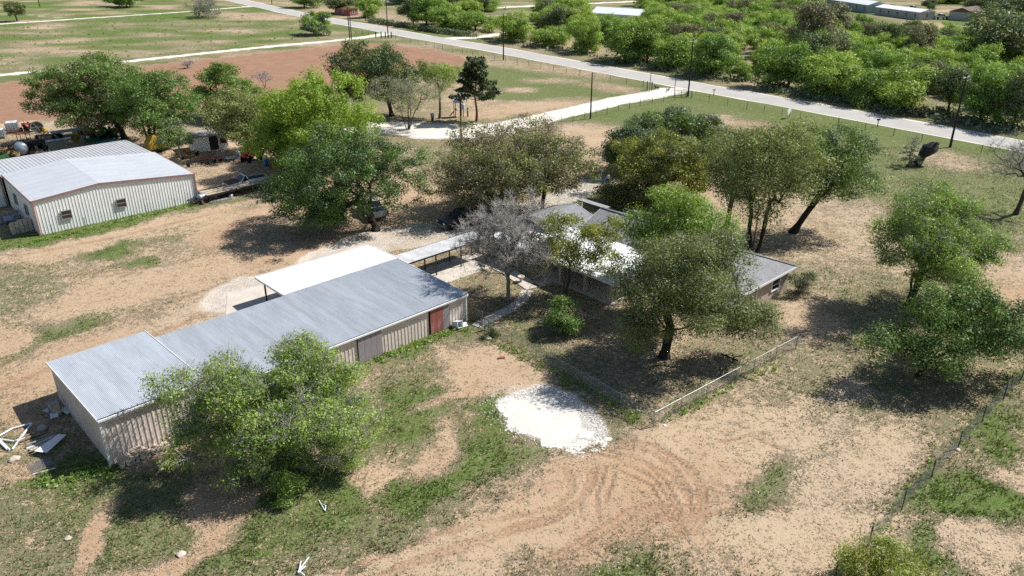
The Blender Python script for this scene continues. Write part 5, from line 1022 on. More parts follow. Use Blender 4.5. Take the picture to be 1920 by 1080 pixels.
# ================================================================== vehicles
M_tyre = mat('tyre_rubber', (.018, .018, .019), .85, 0, .15, 5, .2); M_rim = mat('wheel_rim', (.35, .36, .37), .4, .7, .1); M_blackp = mat('black_car_paint', (.012, .014, .02), .16, 0, .1, 2, .7); M_brownp = mat('rust_brown_primer', (.085, .05, .042), .7, 0, .2, 3, .3, (.13, .07, .05), .5)
M_whitep = mat('old_white_paint', (.62, .66, .70), .35, 0, .08, 2, .5, (.4, .3, .24), .25); M_lamp = mat('lamp_lens', (.75, .74, .68), .15, 0, .02); M_red = mat('red_paint', (.36, .03, .03), .45, 0, .2, 3, .4, (.2, .06, .04), .4); M_silver = mat('silver_paint', (.42, .44, .46), .3, .4, .05)
def wheel(parent, p, r=.38, w_=.24, name='wheel'):
    Mx = Matrix.Rotation(math.pi/2, 4, 'X'); o = MB().lathe([(r*.62, -w_/2), (r*.92, -w_/2), (r, -w_*.32), (r, w_*.32), (r*.92, w_/2), (r*.62, w_/2)], 18, Mx).build(name, M_tyre, parent, True); o.location = p
    MB().lathe([(.05, -w_*.42), (r*.6, -w_*.47), (r*.64, 0), (r*.6, w_*.47), (.05, w_*.42)], 14, Mx).build('rim', M_rim, o, True); return o
def pickup(name, label, loc, rz, paint, low=None, hood=None, top=None, crew=True, L=5.7, W=1.95):
    """x forward; lower body, hood, cab with glass, open bed, wheels, lamps"""
    e = empty(name, loc, rz, label, 'pickup truck'); h = L/2; w2 = W/2; low = low or paint; hood = hood or paint; top = top or paint
    c0, c1 = (h-1.75, -h+1.95) if crew else (h-1.75, -h+2.55)
    arch = lambda x: [(x+.52, .52), (x+.42, .78), (x+.16, .94), (x-.16, .94), (x-.42, .78), (x-.52, .52)]
    fx, bx = h-1.0, -h+1.15
    prof = [(h, .5), (h+.02, .95), (h-.08, 1.08), (c0+.1, 1.16), (c1, 1.16), (-h, 1.12), (-h, .52)]+arch(bx)[::-1]+arch(fx)[::-1]
    MB().side(prof, -w2, w2).build('body', low, e, bevel=.04)
    MB().side([(h-.02, 1.085), (h-.3, 1.16), (c0+.02, 1.22), (c0+.02, 1.165), (h-.02, 1.05)], -w2+.06, w2-.06).build('hood', hood, e, bevel=.03)
    cab = [(c0+.05, 1.16), (c0-.62, 1.78), (c1+.35, 1.80), (c1+.03, 1.16)]; MB().side(cab, -w2+.05, w2-.05, [0, .17, .17, 0]).build('cab', glassmat('car_glass', (.012, .015, .02)), e)
    MB().add([(c0-.56, -w2+.2, 1.78), (c0-.56, w2-.2, 1.78), (c1+.32, w2-.2, 1.80), (c1+.32, -w2+.2, 1.80), (c0-.62, -w2+.24, 1.86), (c0-.62, w2-.24, 1.86), (c1+.4, w2-.24, 1.87), (c1+.4, -w2+.24, 1.87)], [(0, 3, 2, 1), (4, 5, 6, 7), (0, 1, 5, 4), (1, 2, 6, 5), (2, 3, 7, 6), (3, 0, 4, 7)]).build('roof', top, e, bevel=.03)
    for s in (-1, 1):
        for xb, xt in ((c0+.06, c0-.6), (c1+.04, c1+.36))+((((c0+c1)/2, (c0+c1)/2),) if crew else ()):
            MB().tube((xb, s*(w2-.045), 1.15), (xt, s*(w2-.215), 1.80), .045, .04, 5).build('pillar', top, e)
        MB().box((c0-.15, s*(w2+.1), 1.3), (.12, .2, .18)).build('mirror', paint, e)
        MB().box((h+.03, s*(w2-.28), .86), (.06, .36, .2)).build('headlight', M_lamp, e); MB().box((-h-.02, s*(w2-.1), .9), (.05, .15, .34)).build('tail_light', M_red, e)
        MB().box(((c0+c1)/2+.3, s*(w2+.01), 1.02), (.2, .03, .04)).build('door_handle', M_rim, e)
        for x in (fx, bx): wheel(e, (x, s*(w2-.12), .39))
    # bed: floor and rim show from above
    bl = c1+.0+h; MB().box(((-h+c1)/2, 0, 1.135), (bl-.25, W-.34, .06)).build('bed_floor', M_dark, e)
    for s in (-1, 1): MB().box(((-h+c1)/2, s*(w2-.09), 1.2), (bl-.04, .12, .1)).build('bed_rail', low, e)
    MB().box((-h+.05, 0, 1.18), (.08, W-.3, .12)).build('tailgate', low, e)
    MB().box((h+.06, 0, .58), (.14, W-.05, .2)).build('bumper', M_rim, e); MB().box((h+.025, 0, .86), (.05, W-.95, .24)).build('grille', M_dark, e)
    return e
p = G(868, 421); pickup('pickup_truck', 'black crew-cab pickup parked under the oaks by the covered walkway', p, S_RZ+math.pi-R(8), M_blackp)
p = G(463, 352); pickup('old_pickup_truck', 'old two-tone brown and white pickup parked behind the flatbed trailer', p, B_RZ+math.pi-R(2), M_brownp, M_whitep, M_brownp, M_whitep, crew=False, L=5.4, W=1.9)
p = G(698, 402); pickup('pickup_truck', 'silver pickup half hidden under the dense dark green tree', p, R(120), M_silver)
def trailer():
    a = G(383, 377, .0); b = G(528, 343, 0); d = b-a; rz = math.atan2(d.y, d.x); L = d.length; e = empty('flatbed_trailer', a, rz, 'long wooden-decked gooseneck flatbed trailer beside the barn', 'trailer'); zd = .95; W = 2.45
    n = 10
    for k in range(n): MB().box((L/2, -W/2+W*(k+.5)/n, zd), (L, W/n-.015, .05)).build('plank', M_wood2 if k % 3 else M_wood, e)
    for s in (-1, 1): MB().box((L/2, s*(W/2+.06), zd-.06), (L, .1, .2)).build('side_rail', M_dark, e); MB().box((L/2, s*.55, zd-.2), (L, .12, .28)).build('beam', M_dark, e)
    for k in range(5): MB().box((.4+k*(L-.8)/4, 0, zd-.1), (.08, W, .12)).build('cross_member', M_dark, e)
    for x in (2.1, 3.05, 4.0)[:2]:
        for s in (-1, 1): wheel(e, (x, s*(W/2-.28), .4), .4, .3)
        MB().tube((x, -W/2+.3, .4), (x, W/2-.3, .4), .06).build('axle', M_dark, e)
    MB().path([(L-.1, 0, zd), (L+.15, 0, 1.9), (L+.6, 0, 2.15), (L+2.1, 0, 2.05), (L+2.35, 0, 1.75), (L+2.35, 0, .9)], .13, 8).build('gooseneck', M_dark, e)
    for s in (-1, 1): MB().path([(L-.1, s*.7, zd), (L+.5, s*.2, 2.0)], .08).build('gooseneck_brace', M_dark, e); MB().box((L+.25, s*.55, .6), (.1, .1, 1.2)).build('landing_leg', M_dark, e)
    rp = MB()
    for k in range(7): rp.box((-1.0, -1.1+k*.37, .62), (1.9, .05, .08), 0, 0, R(-14))
    for k in range(5): rp.box((-.25-k*.38, 0, .80-k*.095), (.06, 2.35, .06))
    rp.build('ramp_grid', M_dark, e)
trailer()
# ================================================================== junk and implements
def thing(name, label, cat, p, rz=0, group=None): return empty(name, p, rz, label, cat, group)
M_blue = mat('blue_plastic', (.05, .17, .42), .4, 0, .1); M_plw = mat('white_plastic', (.72, .76, .80), .35, 0, .05); M_yel = mat('faded_yellow', (.48, .31, .05), .6, 0, .2, 3, .3, (.22, .11, .05), .6); M_grn = mat('tractor_green', (.05, .16, .05), .5, 0, .2); M_teal = mat('teal_paint', (.05, .22, .21), .5, 0, .2); M_tank = mat('blue_grey_tank', (.26, .32, .40), .4, .2, .12, 2, .5, (.25, .15, .1), .4)
M_stone = mat('limestone_block', (.60, .51, .42), .9, 0, .14, 5, .1, (.45, .33, .25), .5, bump=.6, objvar=.18); M_hay = mat('old_hay', (.32, .23, .12), .95, 0, .3, 9, .1, bump=.9); M_greyw = mat('grey_boards', (.34, .33, .31), .8, 0, .2, 3, .2, objvar=.12); M_black = mat('black_plastic', (.012, .012, .014), .45, 0, .2, 3, .5)
def tote(label, p, rz, s=1.0):
    e = thing('plastic_tote', label, 'tote', p, rz); MB().box((0, 0, .72*s), (1.1*s, 1.0*s, 1.0*s)).build('tank', M_plw, e, bevel=.08); 
    for x in (-.56, -.19, .19, .56): MB().box((x*s, 0, .72*s), (.03, 1.06*s, 1.04*s)).build('cage_bar', M_steel, e)
    MB().box((0, 0, .1), (1.2*s, 1.05*s, .18)).build('pallet', M_wood, e); MB().lathe([(.1, 0), (.1, .06)], 10).build('cap', M_dark, e).location = (0, 0, 1.22*s)
tote('upright white plastic tote in the far left junkyard', G(26, 249), .4, 1.5); tote('white plastic tote cut by the left edge of the picture', G(2, 259), .3, 1.2)
def tractor(label, p, rz, body, roof=False, s=1.0, wm=None):
    e = thing('tractor', label, 'tractor', p, rz); e.scale = (s, s, s)
    MB().side([(.1, .75), (1.75, .75), (1.8, 1.3), (1.6, 1.42), (.1, 1.5)], -.3, .3).build('hood', body, e, bevel=.05); MB().box((-.45, 0, .85), (1.3, .55, .5)).build('gearbox', M_dark, e, bevel=.04)
    MB().side([(-.95, 1.2), (-.35, 1.2), (-.35, 1.3), (-.82, 1.34), (-.92, 1.75), (-1.0, 1.75)], -.25, .25).build('seat', M_dark, e)
    MB().tube((.15, 0, 1.4), (-.1, 0, 1.7), .025).lathe([(.2, 0), (.22, .02), (.2, .04)], 12, Matrix.Translation((-.12, 0, 1.7)) @ Matrix.Rotation(R(-25), 4, 'Y')).build('steering_wheel', M_dark, e); MB().tube((1.1, .1, 1.4), (1.1, .1, 2.1), .04).build('exhaust', M_rust, e)
    for sd in (-1, 1):
        wheel(e, (-.6, sd*.78, .75), .75, .4, 'rear_wheel'); wheel(e, (1.45, sd*.62, .4), .4, .22, 'front_wheel')
        MB().side([(-1.25, 1.3), (-.95, 1.58), (-.3, 1.58), (0, 1.3), (-.3, 1.5), (-.92, 1.5)], sd*.78-.2, sd*.78+.2).build('fender', body, e)
    if roof:
        for x in (-1.1, .0):
            for sd in (-1, 1): MB().box((x, sd*.62, 1.85), (.07, .07, 1.5)).build('roll_post', M_rust, e)
        MB().box((-.55, 0, 2.64), (1.5, 1.5, .07)).build('canopy', M_rust, e)
    return e
tractor('old tractor with rusty flat canopy behind the lean-to', G(60, 285), .9, M_dark, True, 1.15); tractor('red tractor beside the white totes', G(56, 247), 2.6, M_red, False, .9); tractor('green tractor with yellow wheels seen head-on under the largest oak', G(200, 260), -1.9, M_grn); tractor('dark tractor parked beside the green one', G(219, 257), -1.5, M_dark, False, .85)
tractor('red tractor in deep shade by the olive tree', G(475, 300), -2.0, M_red, False, 1.0); tractor('blue tractor beyond the barn between the tree trunks', G(315, 226), 3.0, M_blue, False, .95)
def tank(label, p, rz, r, L, m, z=None):
    e = thing('storage_tank', label, 'tank', p, rz); Mx = Matrix.Rotation(math.pi/2, 4, 'Y'); h = L/2; MB().lathe([(.05, -h-r*.35), (r*.6, -h-r*.27), (r*.92, -h-.06), (r, -h+.05), (r, h-.05), (r*.92, h+.06), (r*.6, h+r*.27), (.05, h+r*.35)], 18, Matrix.Translation((0, 0, r+.25)) @ Mx).build('shell', m, e, True)
    for x in (-h*.6, h*.6): MB().box((x, 0, .2), (.14, r*1.5, .4)).build('saddle', M_dark, e)
tank('round blue-grey tank lying left of the rusty-canopied tractor', G(43, 291), -.9, .85, 1.6, M_tank); tank('rusty open-ended drum tank beyond the lean-to roof', G(171, 262), -.7, .85, 1.2, M_rust); tank('small grey tank at the barn corner by the trailer ramp', G(381, 379), 1.0, .42, 1.0, M_tank)
def hay():
    e = thing('hay_pile', 'slumped brown heap of old hay left of the blue-grey tank', 'hay', G(22, 290)); r = np.random.default_rng(3); C = np.array([(r.normal(0, .9), r.normal(0, .7), abs(r.normal(.5, .35))) for _ in range(60)]); v, f, t = leaves(r, C, 30, .4, .2, .6, asp=4); o = link('straw', np_mesh('straw', v, f, [M_hay], tint=t), e); MB().lathe([(1.5, 0), (1.25, .45), (.75, .85), (.2, 1.05)], 12).build('core', M_hay, e, True)
hay()
def panel_stack(label, p, rz, w_, l, n, m, cat='sheets', lean=0, name='sheet_stack'):
    e = thing(name, label, cat, p, rz); r = random.Random(len(label))
    for k in range(n): MB().box((0, 0, 0), (l*(.9+.1*r.random()), w_, .03)).build('sheet', m, e).location = (r.uniform(-.1, .1), r.uniform(-.08, .08), .03+.035*k)
panel_stack('long white metal sheets on the ground beyond the lean-to', G(88, 266), .75, 1.3, 8.5, 3, M_plw); 
def flatrack(label, p, rz, m, l=5.5, w_=2.2):
    e = thing('flat_wagon', label, 'wagon', p, rz)
    for k in range(9): MB().box((0, -w_/2+w_*(k+.5)/9, .85), (l, w_/9-.02, .06)).build('plank', m, e)
    MB().box((0, 0, .72), (l-.4, .5, .16)).build('frame', M_dark, e)
    for x in (-l*.3, l*.3):
        for s in (-1, 1): wheel(e, (x, s*(w_/2-.2), .36), .36, .2)
flatrack('grey flat wagon under the largest oak', G(133, 254), .7, M_greyw); flatrack('faded pink-grey wagon beside the rusty drum', G(172, 243), .6, mat('faded_pink', (.42, .26, .27), .7, 0, .15), 4.5, 2)
def wheelring(label, p, r, m):
    e = thing('steel_wheel', label, 'wheel', p, .6); Mx = Matrix.Rotation(math.pi/2, 4, 'X'); MB().lathe([(r*.86, -.06), (r, -.06), (r, .06), (r*.86, .06), (r*.86, -.06)], 22, Matrix.Translation((0, 0, r)) @ Mx).build('rim', m, e)
    for k in range(6): a = k*math.pi/3; MB().tube((0, 0, r), (math.cos(a)*r*.9, 0, r+math.sin(a)*r*.9), .03, None, 5).build('spoke', m, e)
wheelring('yellow spoked steel wheel beyond the lean-to roof', G(143, 266), .65, M_yel); wheelring('tall grey implement wheel beside the red tractor', G(72, 250), 1.0, M_greyw)
def implement(label, p, rz, m, n=4, L=3.0, name='implement', cat='implement'):
    e = thing(name, label, cat, p, rz); r = random.Random(label); MB().box((0, 0, .62), (L, .12, .12)).box((0, .7, .62), (L, .12, .12)).build('toolbar', m, e); MB().path([(0, .7, .62), (0, 1.5, .75), (0, 1.9, .7)], .06).path([(-.5, .7, .62), (0, 1.5, 1.1), (.5, .7, .62)], .05).build('hitch', m, e)
    for k in range(n):
        x = -L/2+L*(k+.5)/n; MB().path([(x, 0, .6), (x, -.25, .55), (x, -.3, .25), (x, .05, .03)], .045).build('shank', M_rust if k % 2 else m, e)
    for s in (-1, 1): wheel(e, (s*L*.42, .35, .28), .28, .15)
for i, (px, py, rz, m, lb) in enumerate(((372, 312, .5, M_dark, 'dark cultivator nearest the young tree in the shade'), (396, 306, .3, M_red, 'red cultivator in the shade by the white hut'), (420, 302, .8, M_greyw, 'pale grey cultivator in the middle of the shaded row'), (444, 304, .2, M_tank, 'blue-grey cultivator at the right of the shaded row'), (360, 296, 1.1, M_rust, 'rusty cultivator behind the slim young tree'), (22, 252, .2, M_rust, 'rusty implement between the two totes'), (160, 236, .3, M_red, 'red implement under the left of the largest oak'), (84, 262, .1, M_dark, 'dark implement right of the tall grey wheel'), (14, 284, .7, M_dark, 'black implement at the foot of the hay heap'), (545, 330, .4, M_rust, 'rusty implement behind the trailer gooseneck'), (240, 232, .5, M_greyw, 'grey implement between the oak trunks'))): implement(lb, G(px, py), rz, m)
def barrel(label, p, m, lid=None, h=.88, r=.29):
    e = thing('barrel', label, 'barrel', p); MB().lathe([(r*.95, 0), (r, .03), (r, h*.33), (r*1.05, h*.35), (r, h*.37), (r, h*.65), (r*1.05, h*.67), (r, h*.69), (r, h-.03), (r*.95, h)], 14).build('drum', m, e, True)
    if lid: MB().lathe([(r*.9, 0), (r*1.0, .2), (r*.8, .38), (r*.3, .42)], 12).build('lid', lid, e, True).location = (0, 0, h)
barrel('blue barrel with a white sack on top behind the trailer', G(499, 311), M_blue, M_plw, 1.1, .36); barrel('small blue drum beside the shaded machinery', G(519, 250), M_blue, None); barrel('white-topped drum in the shaded machinery row', G(448, 298), M_greyw, M_plw); barrel('yellow drum under the left of the largest oak', G(84, 249), M_yel); barrel('white drum beside the green trough', G(167, 265), M_plw)
def baler():
    e = thing('yellow_machine', 'faded yellow farm machine with tall hood behind the barn roof', 'machine', G(298, 283), .8); MB().side([(-1.6, .5), (1.4, .5), (1.5, 1.3), (.6, 2.4), (-.9, 2.5), (-1.6, 1.5)], -.9, .9).build('body', M_yel, e, bevel=.08); MB().side([(1.45, 1.2), (2.3, .6), (2.4, .7), (1.5, 1.7), (.65, 2.5), (.6, 2.4)], -.8, .8).build('hood', M_yel, e)
    for s in (-1, 1): wheel(e, (-.2, s*1.05, .45), .45, .25)
    MB().path([(1.3, 0, .55), (2.9, 0, .5)], .08).build('drawbar', M_dark, e)
baler()
def trough(label, p, rz, m, l=2.6):
    e = thing('feed_trough', label, 'trough', p, rz); MB().side([(-l/2, .1), (l/2, .1), (l/2, .6), (l/2-.06, .6), (l/2-.1, .16), (-l/2+.1, .16), (-l/2+.06, .6), (-l/2, .6)], -.45, .45).build('basin', m, e)
    for s in (-1, 1): MB().box((0, s*.47, .35), (l, .04, .5)).build('side', m, e)
trough('green trough beside the rusty drum', G(176, 264), .7, M_grn); trough('teal trough at the edge of the lean-to roof', G(197, 270), .7, M_teal, 3.2); trough('green box-shaped trough at the far left', G(12, 296), .8, M_grn, 2.0)
def hut():
    p = G(362, 286); e = thing('hut', 'small white hut with flat patched roof and dark doorway in the shade', 'hut', p, .55); W, D, H = 5.2, 2.8, 2.2
    MB().box((W/2, D, H/2), (W, .14, H)).build('wall', M_barnw, e); MB().box((.07, D/2, H/2), (.14, D-.16, H)).build('wall', M_barnw, e); MB().box((W-.07, D/2, H/2), (.14, D-.16, H)).build('wall', M_barnw, e); MB().box((1.25, 0, H/2), (2.5, .14, H)).build('wall', M_barnw, e); MB().box((4.5, 0, H/2), (1.4, .14, H)).build('wall', M_barnw, e)
    MB().box((3.15, .1, H/2), (1.3, .05, H)).build('doorway', M_dark, e); MB().box((W/2, D/2, H+.08), (W+.5, D+.6, .14), 0, R(3)).build('roof', M_greyw, e)
    window(e, (4.5, -.09, 1.3), 0, .8, .8, M_rust)
hut()
def roofhut():
    e = thing('white_roofed_shelter', 'open shelter with white sheet roof glimpsed through the bright yellow-green tree', 'shelter', G(528, 268), .6)
    for k in range(6): MB().box((-2+.72*k, 0, 2.6), (.7, 3.2, .04), 0, R(6)).build('roof_sheet', M_wroof, e)
    for x in (-2.2, 1.9):
        for y in (-1.4, 1.4): MB().box((x, y, 1.25), (.12, .12, 2.5+.14*(y/1.4))).build('post', M_wood, e)
    for y in (-1.4, 1.4): MB().box((-.15, y, 2.46+.14*(y/1.4)), (4.3, .1, .1)).build('beam', M_wood, e)
roofhut()
def rubble(label, p, rz, name, boards, cat):
    e = thing(name, label, cat, p, rz)
    for k, (x, y, z, l, w_, t, a, m) in enumerate(boards): MB().box((x, y, z), (l, w_, t), R(a)).build('board', m, e)
r_ = random.Random(4)
rubble('stack of weathered grey boards on the ground by the trailer tail', G(412, 375), B_RZ, 'board_stack', [(r_.uniform(-.2, .2), -.6+.2*(k % 6), .04+.05*(k//6), 2.6, .18, .04, r_.uniform(-5, 5), M_greyw) for k in range(18)], 'boards')
rubble('rusty red angle iron leaning frame at the barn corner', G(392, 378), B_RZ+R(35), 'scrap_iron', [(0, .12*k, .1+.12*k, 2.6, .1, .08, 3*k, M_rust) for k in range(4)], 'scrap')
e = thing('log_round', 'upright pale wooden log beside the trailer tail', 'log', G(405, 372)); MB().lathe([(.3, 0), (.28, .3), (.27, .85), (.24, .9)], 12).build('log', M_wood2, e, True)
e = thing('white_bucket', 'white bucket lying at the end of the board stack', 'bucket', G(431, 371)); MB().lathe([(.2, 0), (.23, .4), (.2, .4), (.17, .03)], 14, Matrix.Translation((0, 0, .22)) @ Matrix.Rotation(math.pi/2, 4, 'Y')).build('pail', M_plw, e, True)
e = thing('pipe', 'pale blue pipe lying under the dense dark green tree', 'pipe', G(528, 350), .5); MB().tube((-1.2, 0, .12), (2.0, 0, .12), .1).build('tube', M_tank, e)
wh = thing('tractor_tyre_pair', 'pair of big black tyres standing behind the trailer gooseneck', 'tyres', G(551, 322), .4); wheel(wh, (0, 0, .8), .8, .45, 'tyre'); wheel(wh, (.15, .75, .8), .8, .45, 'tyre')
# corner left of the barn: pale block stack, trailer bits
def blocks(label, p, rz, nx, ny, nz, d, m, name='block_stack', cat='stones', jit=.03, drop=.15):
    e = thing(name, label, cat, p, rz); r = random.Random(label); me = None
    for z in range(nz):
        for y in range(ny):
            for x in range(nx):
                if z == nz-1 and r.random() < drop: continue
                if me is None: o = MB().box((0, 0, 0), (d[0]*.95, d[1]*.93, d[2]*.94)).build('block', m, e, bevel=.012); me = o.data
                else:
                    o = link('block', me, e); b = o.modifiers.new('bevel', 'BEVEL'); b.width = .012; b.segments = 1
                o.location = ((x-.5*(nx-1))*d[0]+r.uniform(-jit, jit), (y-.5*(ny-1))*d[1]+r.uniform(-jit, jit), d[2]*(z+.5)); o.rotation_euler = (0, 0, r.uniform(-.06, .06)); o.scale = (r.uniform(.85, 1.04), r.uniform(.85, 1.04), 1)
blocks('pallet of pale stone blocks beside the left wall of the barn', G(42, 434), .75, 5, 2, 5, (.42, .5, .26), M_stone, jit=.02)
rubble('grey timbers heaped on scrap at the far left beside the barn', G(6, 417), .75, 'timber_heap', [(.1*k, .2*k-.5, .15+.14*k, 3.0, .3, .12, 4*k-8, M_greyw) for k in range(6)], 'timber')
tank('dark blue compressor tank beside the grey timbers', G(20, 420), .3, .35, .8, M_tank)
# ---- junk at the shed's end
blocks('heap of rough limestone blocks against the shed corner', S(1.25, -.52), S_RZ, 6, 3, 5, (.3, .24, .15), M_stone, jit=.06, drop=.5)
blocks('low row of limestone blocks trailing from the corner heap', S(3.0, -.42), S_RZ, 5, 3, 2, (.3, .24, .15), M_stone, jit=.08, drop=.4)
def sticks(label, p, name, cat, segs, rad, m, n=7):
    e = thing(name, label, cat, p)
    for a, b in segs: MB().tube(Vector(a), Vector(b), rad, None, n).build('bar', m, e)
    return e
def gp(pts, o, z=.06): return [G(*q)-o+Vector((0, 0, z)) for q in pts]
o = G(30, 820)
fr = [((60, 796), (24, 806)), ((24, 806), (-6, 823)), ((60, 797), (37, 826)), ((60, 797), (24, 845)), ((0, 826), (26, 830)), ((26, 830), (48, 824)), ((0, 827), (19, 846)), ((-8, 824), (14, 845))]
sticks('white metal truss frame lying at the left edge', o, 'truss_frame', 'frame', [tuple(gp(s, o, .12)) for s in fr], .055, M_plw)
o = G(70, 815); sticks('brown round timbers half in the shed shadow', o, 'timber_poles', 'timber', [tuple(gp(s, o, .1)) for s in (((30, 833), (85, 812)), ((46, 826), (90, 806)), ((28, 830), (60, 815)))], .075, M_wood)
o = G(80, 832); e = thing('lumber_pile', 'fan of white and grey boards lying beside the shed end', 'boards', o)
for k, ((a, b), w_, m) in enumerate(((((50, 842), (106, 817)), .14, M_plw), (((55, 845), (100, 826)), .2, M_greyw), (((59, 848), (98, 833)), .13, M_plw), (((60, 850), (108, 824)), .16, M_wood2), (((52, 840), (108, 820)), .12, M_greyw), (((63, 852), (104, 838)), .12, M_wood))):
    A1, B1 = G(*a)-o, G(*b)-o; d = B1-A1; q = MB().box((0, 0, 0), (d.length, w_, .05)).build('board', m, e); q.location = (A1+B1)/2+Vector((0, 0, .04+.055*k)); q.rotation_euler = (0, 0, math.atan2(d.y, d.x))
def corr(label, quad, z, m, name='corrugated_sheet', rel=None):
    P = [G(*q) for q in quad]; o = sum(P, Vector())/4; e = thing(name, label, 'metal sheet', o); V = []
    for j in range(25):
        t = j/24; h = z+.02*(j % 2); V += [P[0].lerp(P[1], t)-o+Vector((0, 0, h)), P[3].lerp(P[2], t)-o+Vector((0, 0, h))]
    nv = len(V); V += [v-Vector((0, 0, .012)) for v in V]
    Fc = [(2*j, 2*j+2, 2*j+3, 2*j+1) for j in range(24)]+[(nv+2*j, nv+2*j+1, nv+2*j+3, nv+2*j+2) for j in range(24)]; MB().add(V, Fc).build('sheet', m, e)
corr('white corrugated sheet lying at the edge of the shed shadow', [(66, 854), (90, 857), (127, 823), (112, 822)], .34, M_wroof)
corr('small pale metal sheet in the shed shadow', [(79, 772), (90, 775), (101, 764), (96, 762)], .06, M_plw); corr('crumpled grey plastic sheet against the shed end wall', [(113, 772), (127, 780), (136, 770), (124, 764)], .12, M_plw)
o = G(103, 783); e = thing('broken_chair', 'blue and white broken plastic chair in the shed shadow', 'chair', o, .5); MB().box((0, 0, .2), (.5, .45, .05), 0, R(20)).build('seat', M_plw, e); MB().box((-.05, .3, .42), (.45, .05, .55), 0, R(-25)).build('backrest', M_blue, e)
for x, y in ((-.2, -.18), (.2, -.18), (-.2, .15), (.2, .15)): MB().tube((x, y, 0), (x*.9, y*.9, .24), .025).build('leg', M_plw, e)
e = thing('tarp_bundle', 'small grey-white bundle at the edge of the shed shadow', 'bundle', G(80, 806)); MB().lathe([(.3, 0), (.34, .12), (.22, .3), (.05, .34)], 9).build('cloth', M_greyw, e, True)
e = thing('wooden_box', 'tan wooden box standing at the far corner of the shed', 'box', S(-.75, 8.6), S_RZ)
for s in (-1, 1): MB().box((0, s*.28, .45), (.5, .05, .9)).build('side', M_wood2, e); MB().box((s*.27, 0, .45), (.05, .5, .9)).build('end', M_wood2, e)
MB().box((0, 0, .92), (.62, .66, .05)).build('lid', M_greyw, e)
o = G(75, 868); e = thing('wire_cage_panel', 'flat wire mesh panel lying on the grass by the shed shadow', 'wire panel', o); w_ = MB(); Q = [G(*q)-o for q in ((52, 873), (94, 858), (99, 872), (60, 888))]
for k in range(15): t = k/14; w_.tube(Q[0].lerp(Q[1], t)+Vector((0, 0, .1)), Q[3].lerp(Q[2], t)+Vector((0, 0, .1)), .009, None, 4); w_.tube(Q[0].lerp(Q[3], t)+Vector((0, 0, .1)), Q[1].lerp(Q[2], t)+Vector((0, 0, .1)), .009, None, 4)
w_.build('wire_mesh', M_steel, e)
o = G(84, 886); sticks('white pipe lying beside the wire panel', o, 'pipe', 'pipe', [tuple(gp(((62, 891), (105, 879)), o, .06))], .05, M_plw); o = G(75, 882); sticks('brown pole lying under the white pipe', o, 'pole', 'pole', [tuple(gp(((55, 890), (95, 875)), o, .05))], .045, M_wood)
o = G(603, 951); sticks('small white angled bracket in the grass', o, 'bracket', 'bracket', [tuple(gp(s, o, .08)) for s in (((598, 940), (610, 960)), ((610, 960), (611, 950)), ((611, 950), (607, 948)))], .03, M_plw)
o = G(575, 1062); sticks('white metal stand lying at the bottom edge', o, 'metal_stand', 'stand', [tuple(gp(s, o, .14)) for s in (((580, 1048), (559, 1076)), ((574, 1065), (559, 1077)), ((565, 1056), (560, 1078)), ((562, 1075), (572, 1083)))], .035, M_plw)
e = thing('wooden_post', 'short brown wooden post at the edge of the wide mesquite', 'post', G(586, 882)); MB().tube((0, 0, -.1), (.02, .02, 1.25), .07, .065, 8).build('post', M_wood, e)
for i, (px, py, s, lb) in enumerate(((572, 872, .5, 'largest pale rock under the wide mesquite'), (592, 868, .4, 'flat pinkish rock behind the wooden post'), (606, 866, .38, 'small tan rock right of the wooden post'), (915, 636, .3, 'white rock by the garden gate'), (806, 641, .14, 'small cream lump at the foot of the shed wall'), (28, 862, .35, 'pale flat stone in the dirt at the left edge'), (128, 1010, .2, 'white stone in the tree shade at lower left'), (340, 1040, .25, 'grey-white stone near the lower left'), (1796, 844, .16, 'white stone at the foot of a fence post'), (1246, 798, .12, 'small white stone near the fence corner'))):
    r = np.random.default_rng(i); o_ = bmesh.new(); bmesh.ops.create_icosphere(o_, subdivisions=2, radius=s)
    for v in o_.verts: v.co = Vector(v.co)*(1+.3*(r.random()-.5)); v.co.z *= .5
    me = bpy.data.meshes.new('rock'); o_.to_mesh(me); o_.free(); me.materials.append(M_stone if i != 9 else M_plw); q = link('rock', me); q.location = G(px, py)+Vector((0, 0, s*.2)); q.rotation_euler = (0, 0, i); tag(q, lb, 'rock')
# tipped bin at the shed corner
e = thing('plastic_bin', 'tipped pale grey plastic bin by the lattice panel', 'bin', G(858, 614), .4); Mx = Matrix.Translation((0, 0, .3)) @ Matrix.Rotation(R(70), 4, 'X') @ Matrix.Rotation(R(20), 4, 'Y'); b = MB()
for q, d in (((0, 0, -.4), (.5, .5, .04)), ((.27, 0, 0), (.04, .54, .8)), ((-.27, 0, 0), (.04, .54, .8)), ((0, .27, 0), (.5, .04, .8)), ((0, -.27, 0), (.5, .04, .8))): b.box(q, d)
b.v = [tuple(Mx @ Vector(p)) for p in b.v]; b.build('bin', M_plw, e); MB().box((.62, .05, .12), (.5, .45, .04), 0, R(25)).build('lid', M_plw, e)
o = G(940, 672); e = thing('brick_scrap', 'single red brick in the weeds by the yard fence', 'brick', o, .2); MB().box((0, 0, .06), (.55, .2, .1)).build('brick', M_redrust, e)
# branch on the yard ground
o = G(1378, 668); sticks('dead branch lying on the yard ground', o, 'fallen_branch', 'branch', [tuple(gp(s, o, .05)) for s in (((1352, 664), (1384, 677)), ((1376, 671), (1394, 666)))], .04, BARK_D)
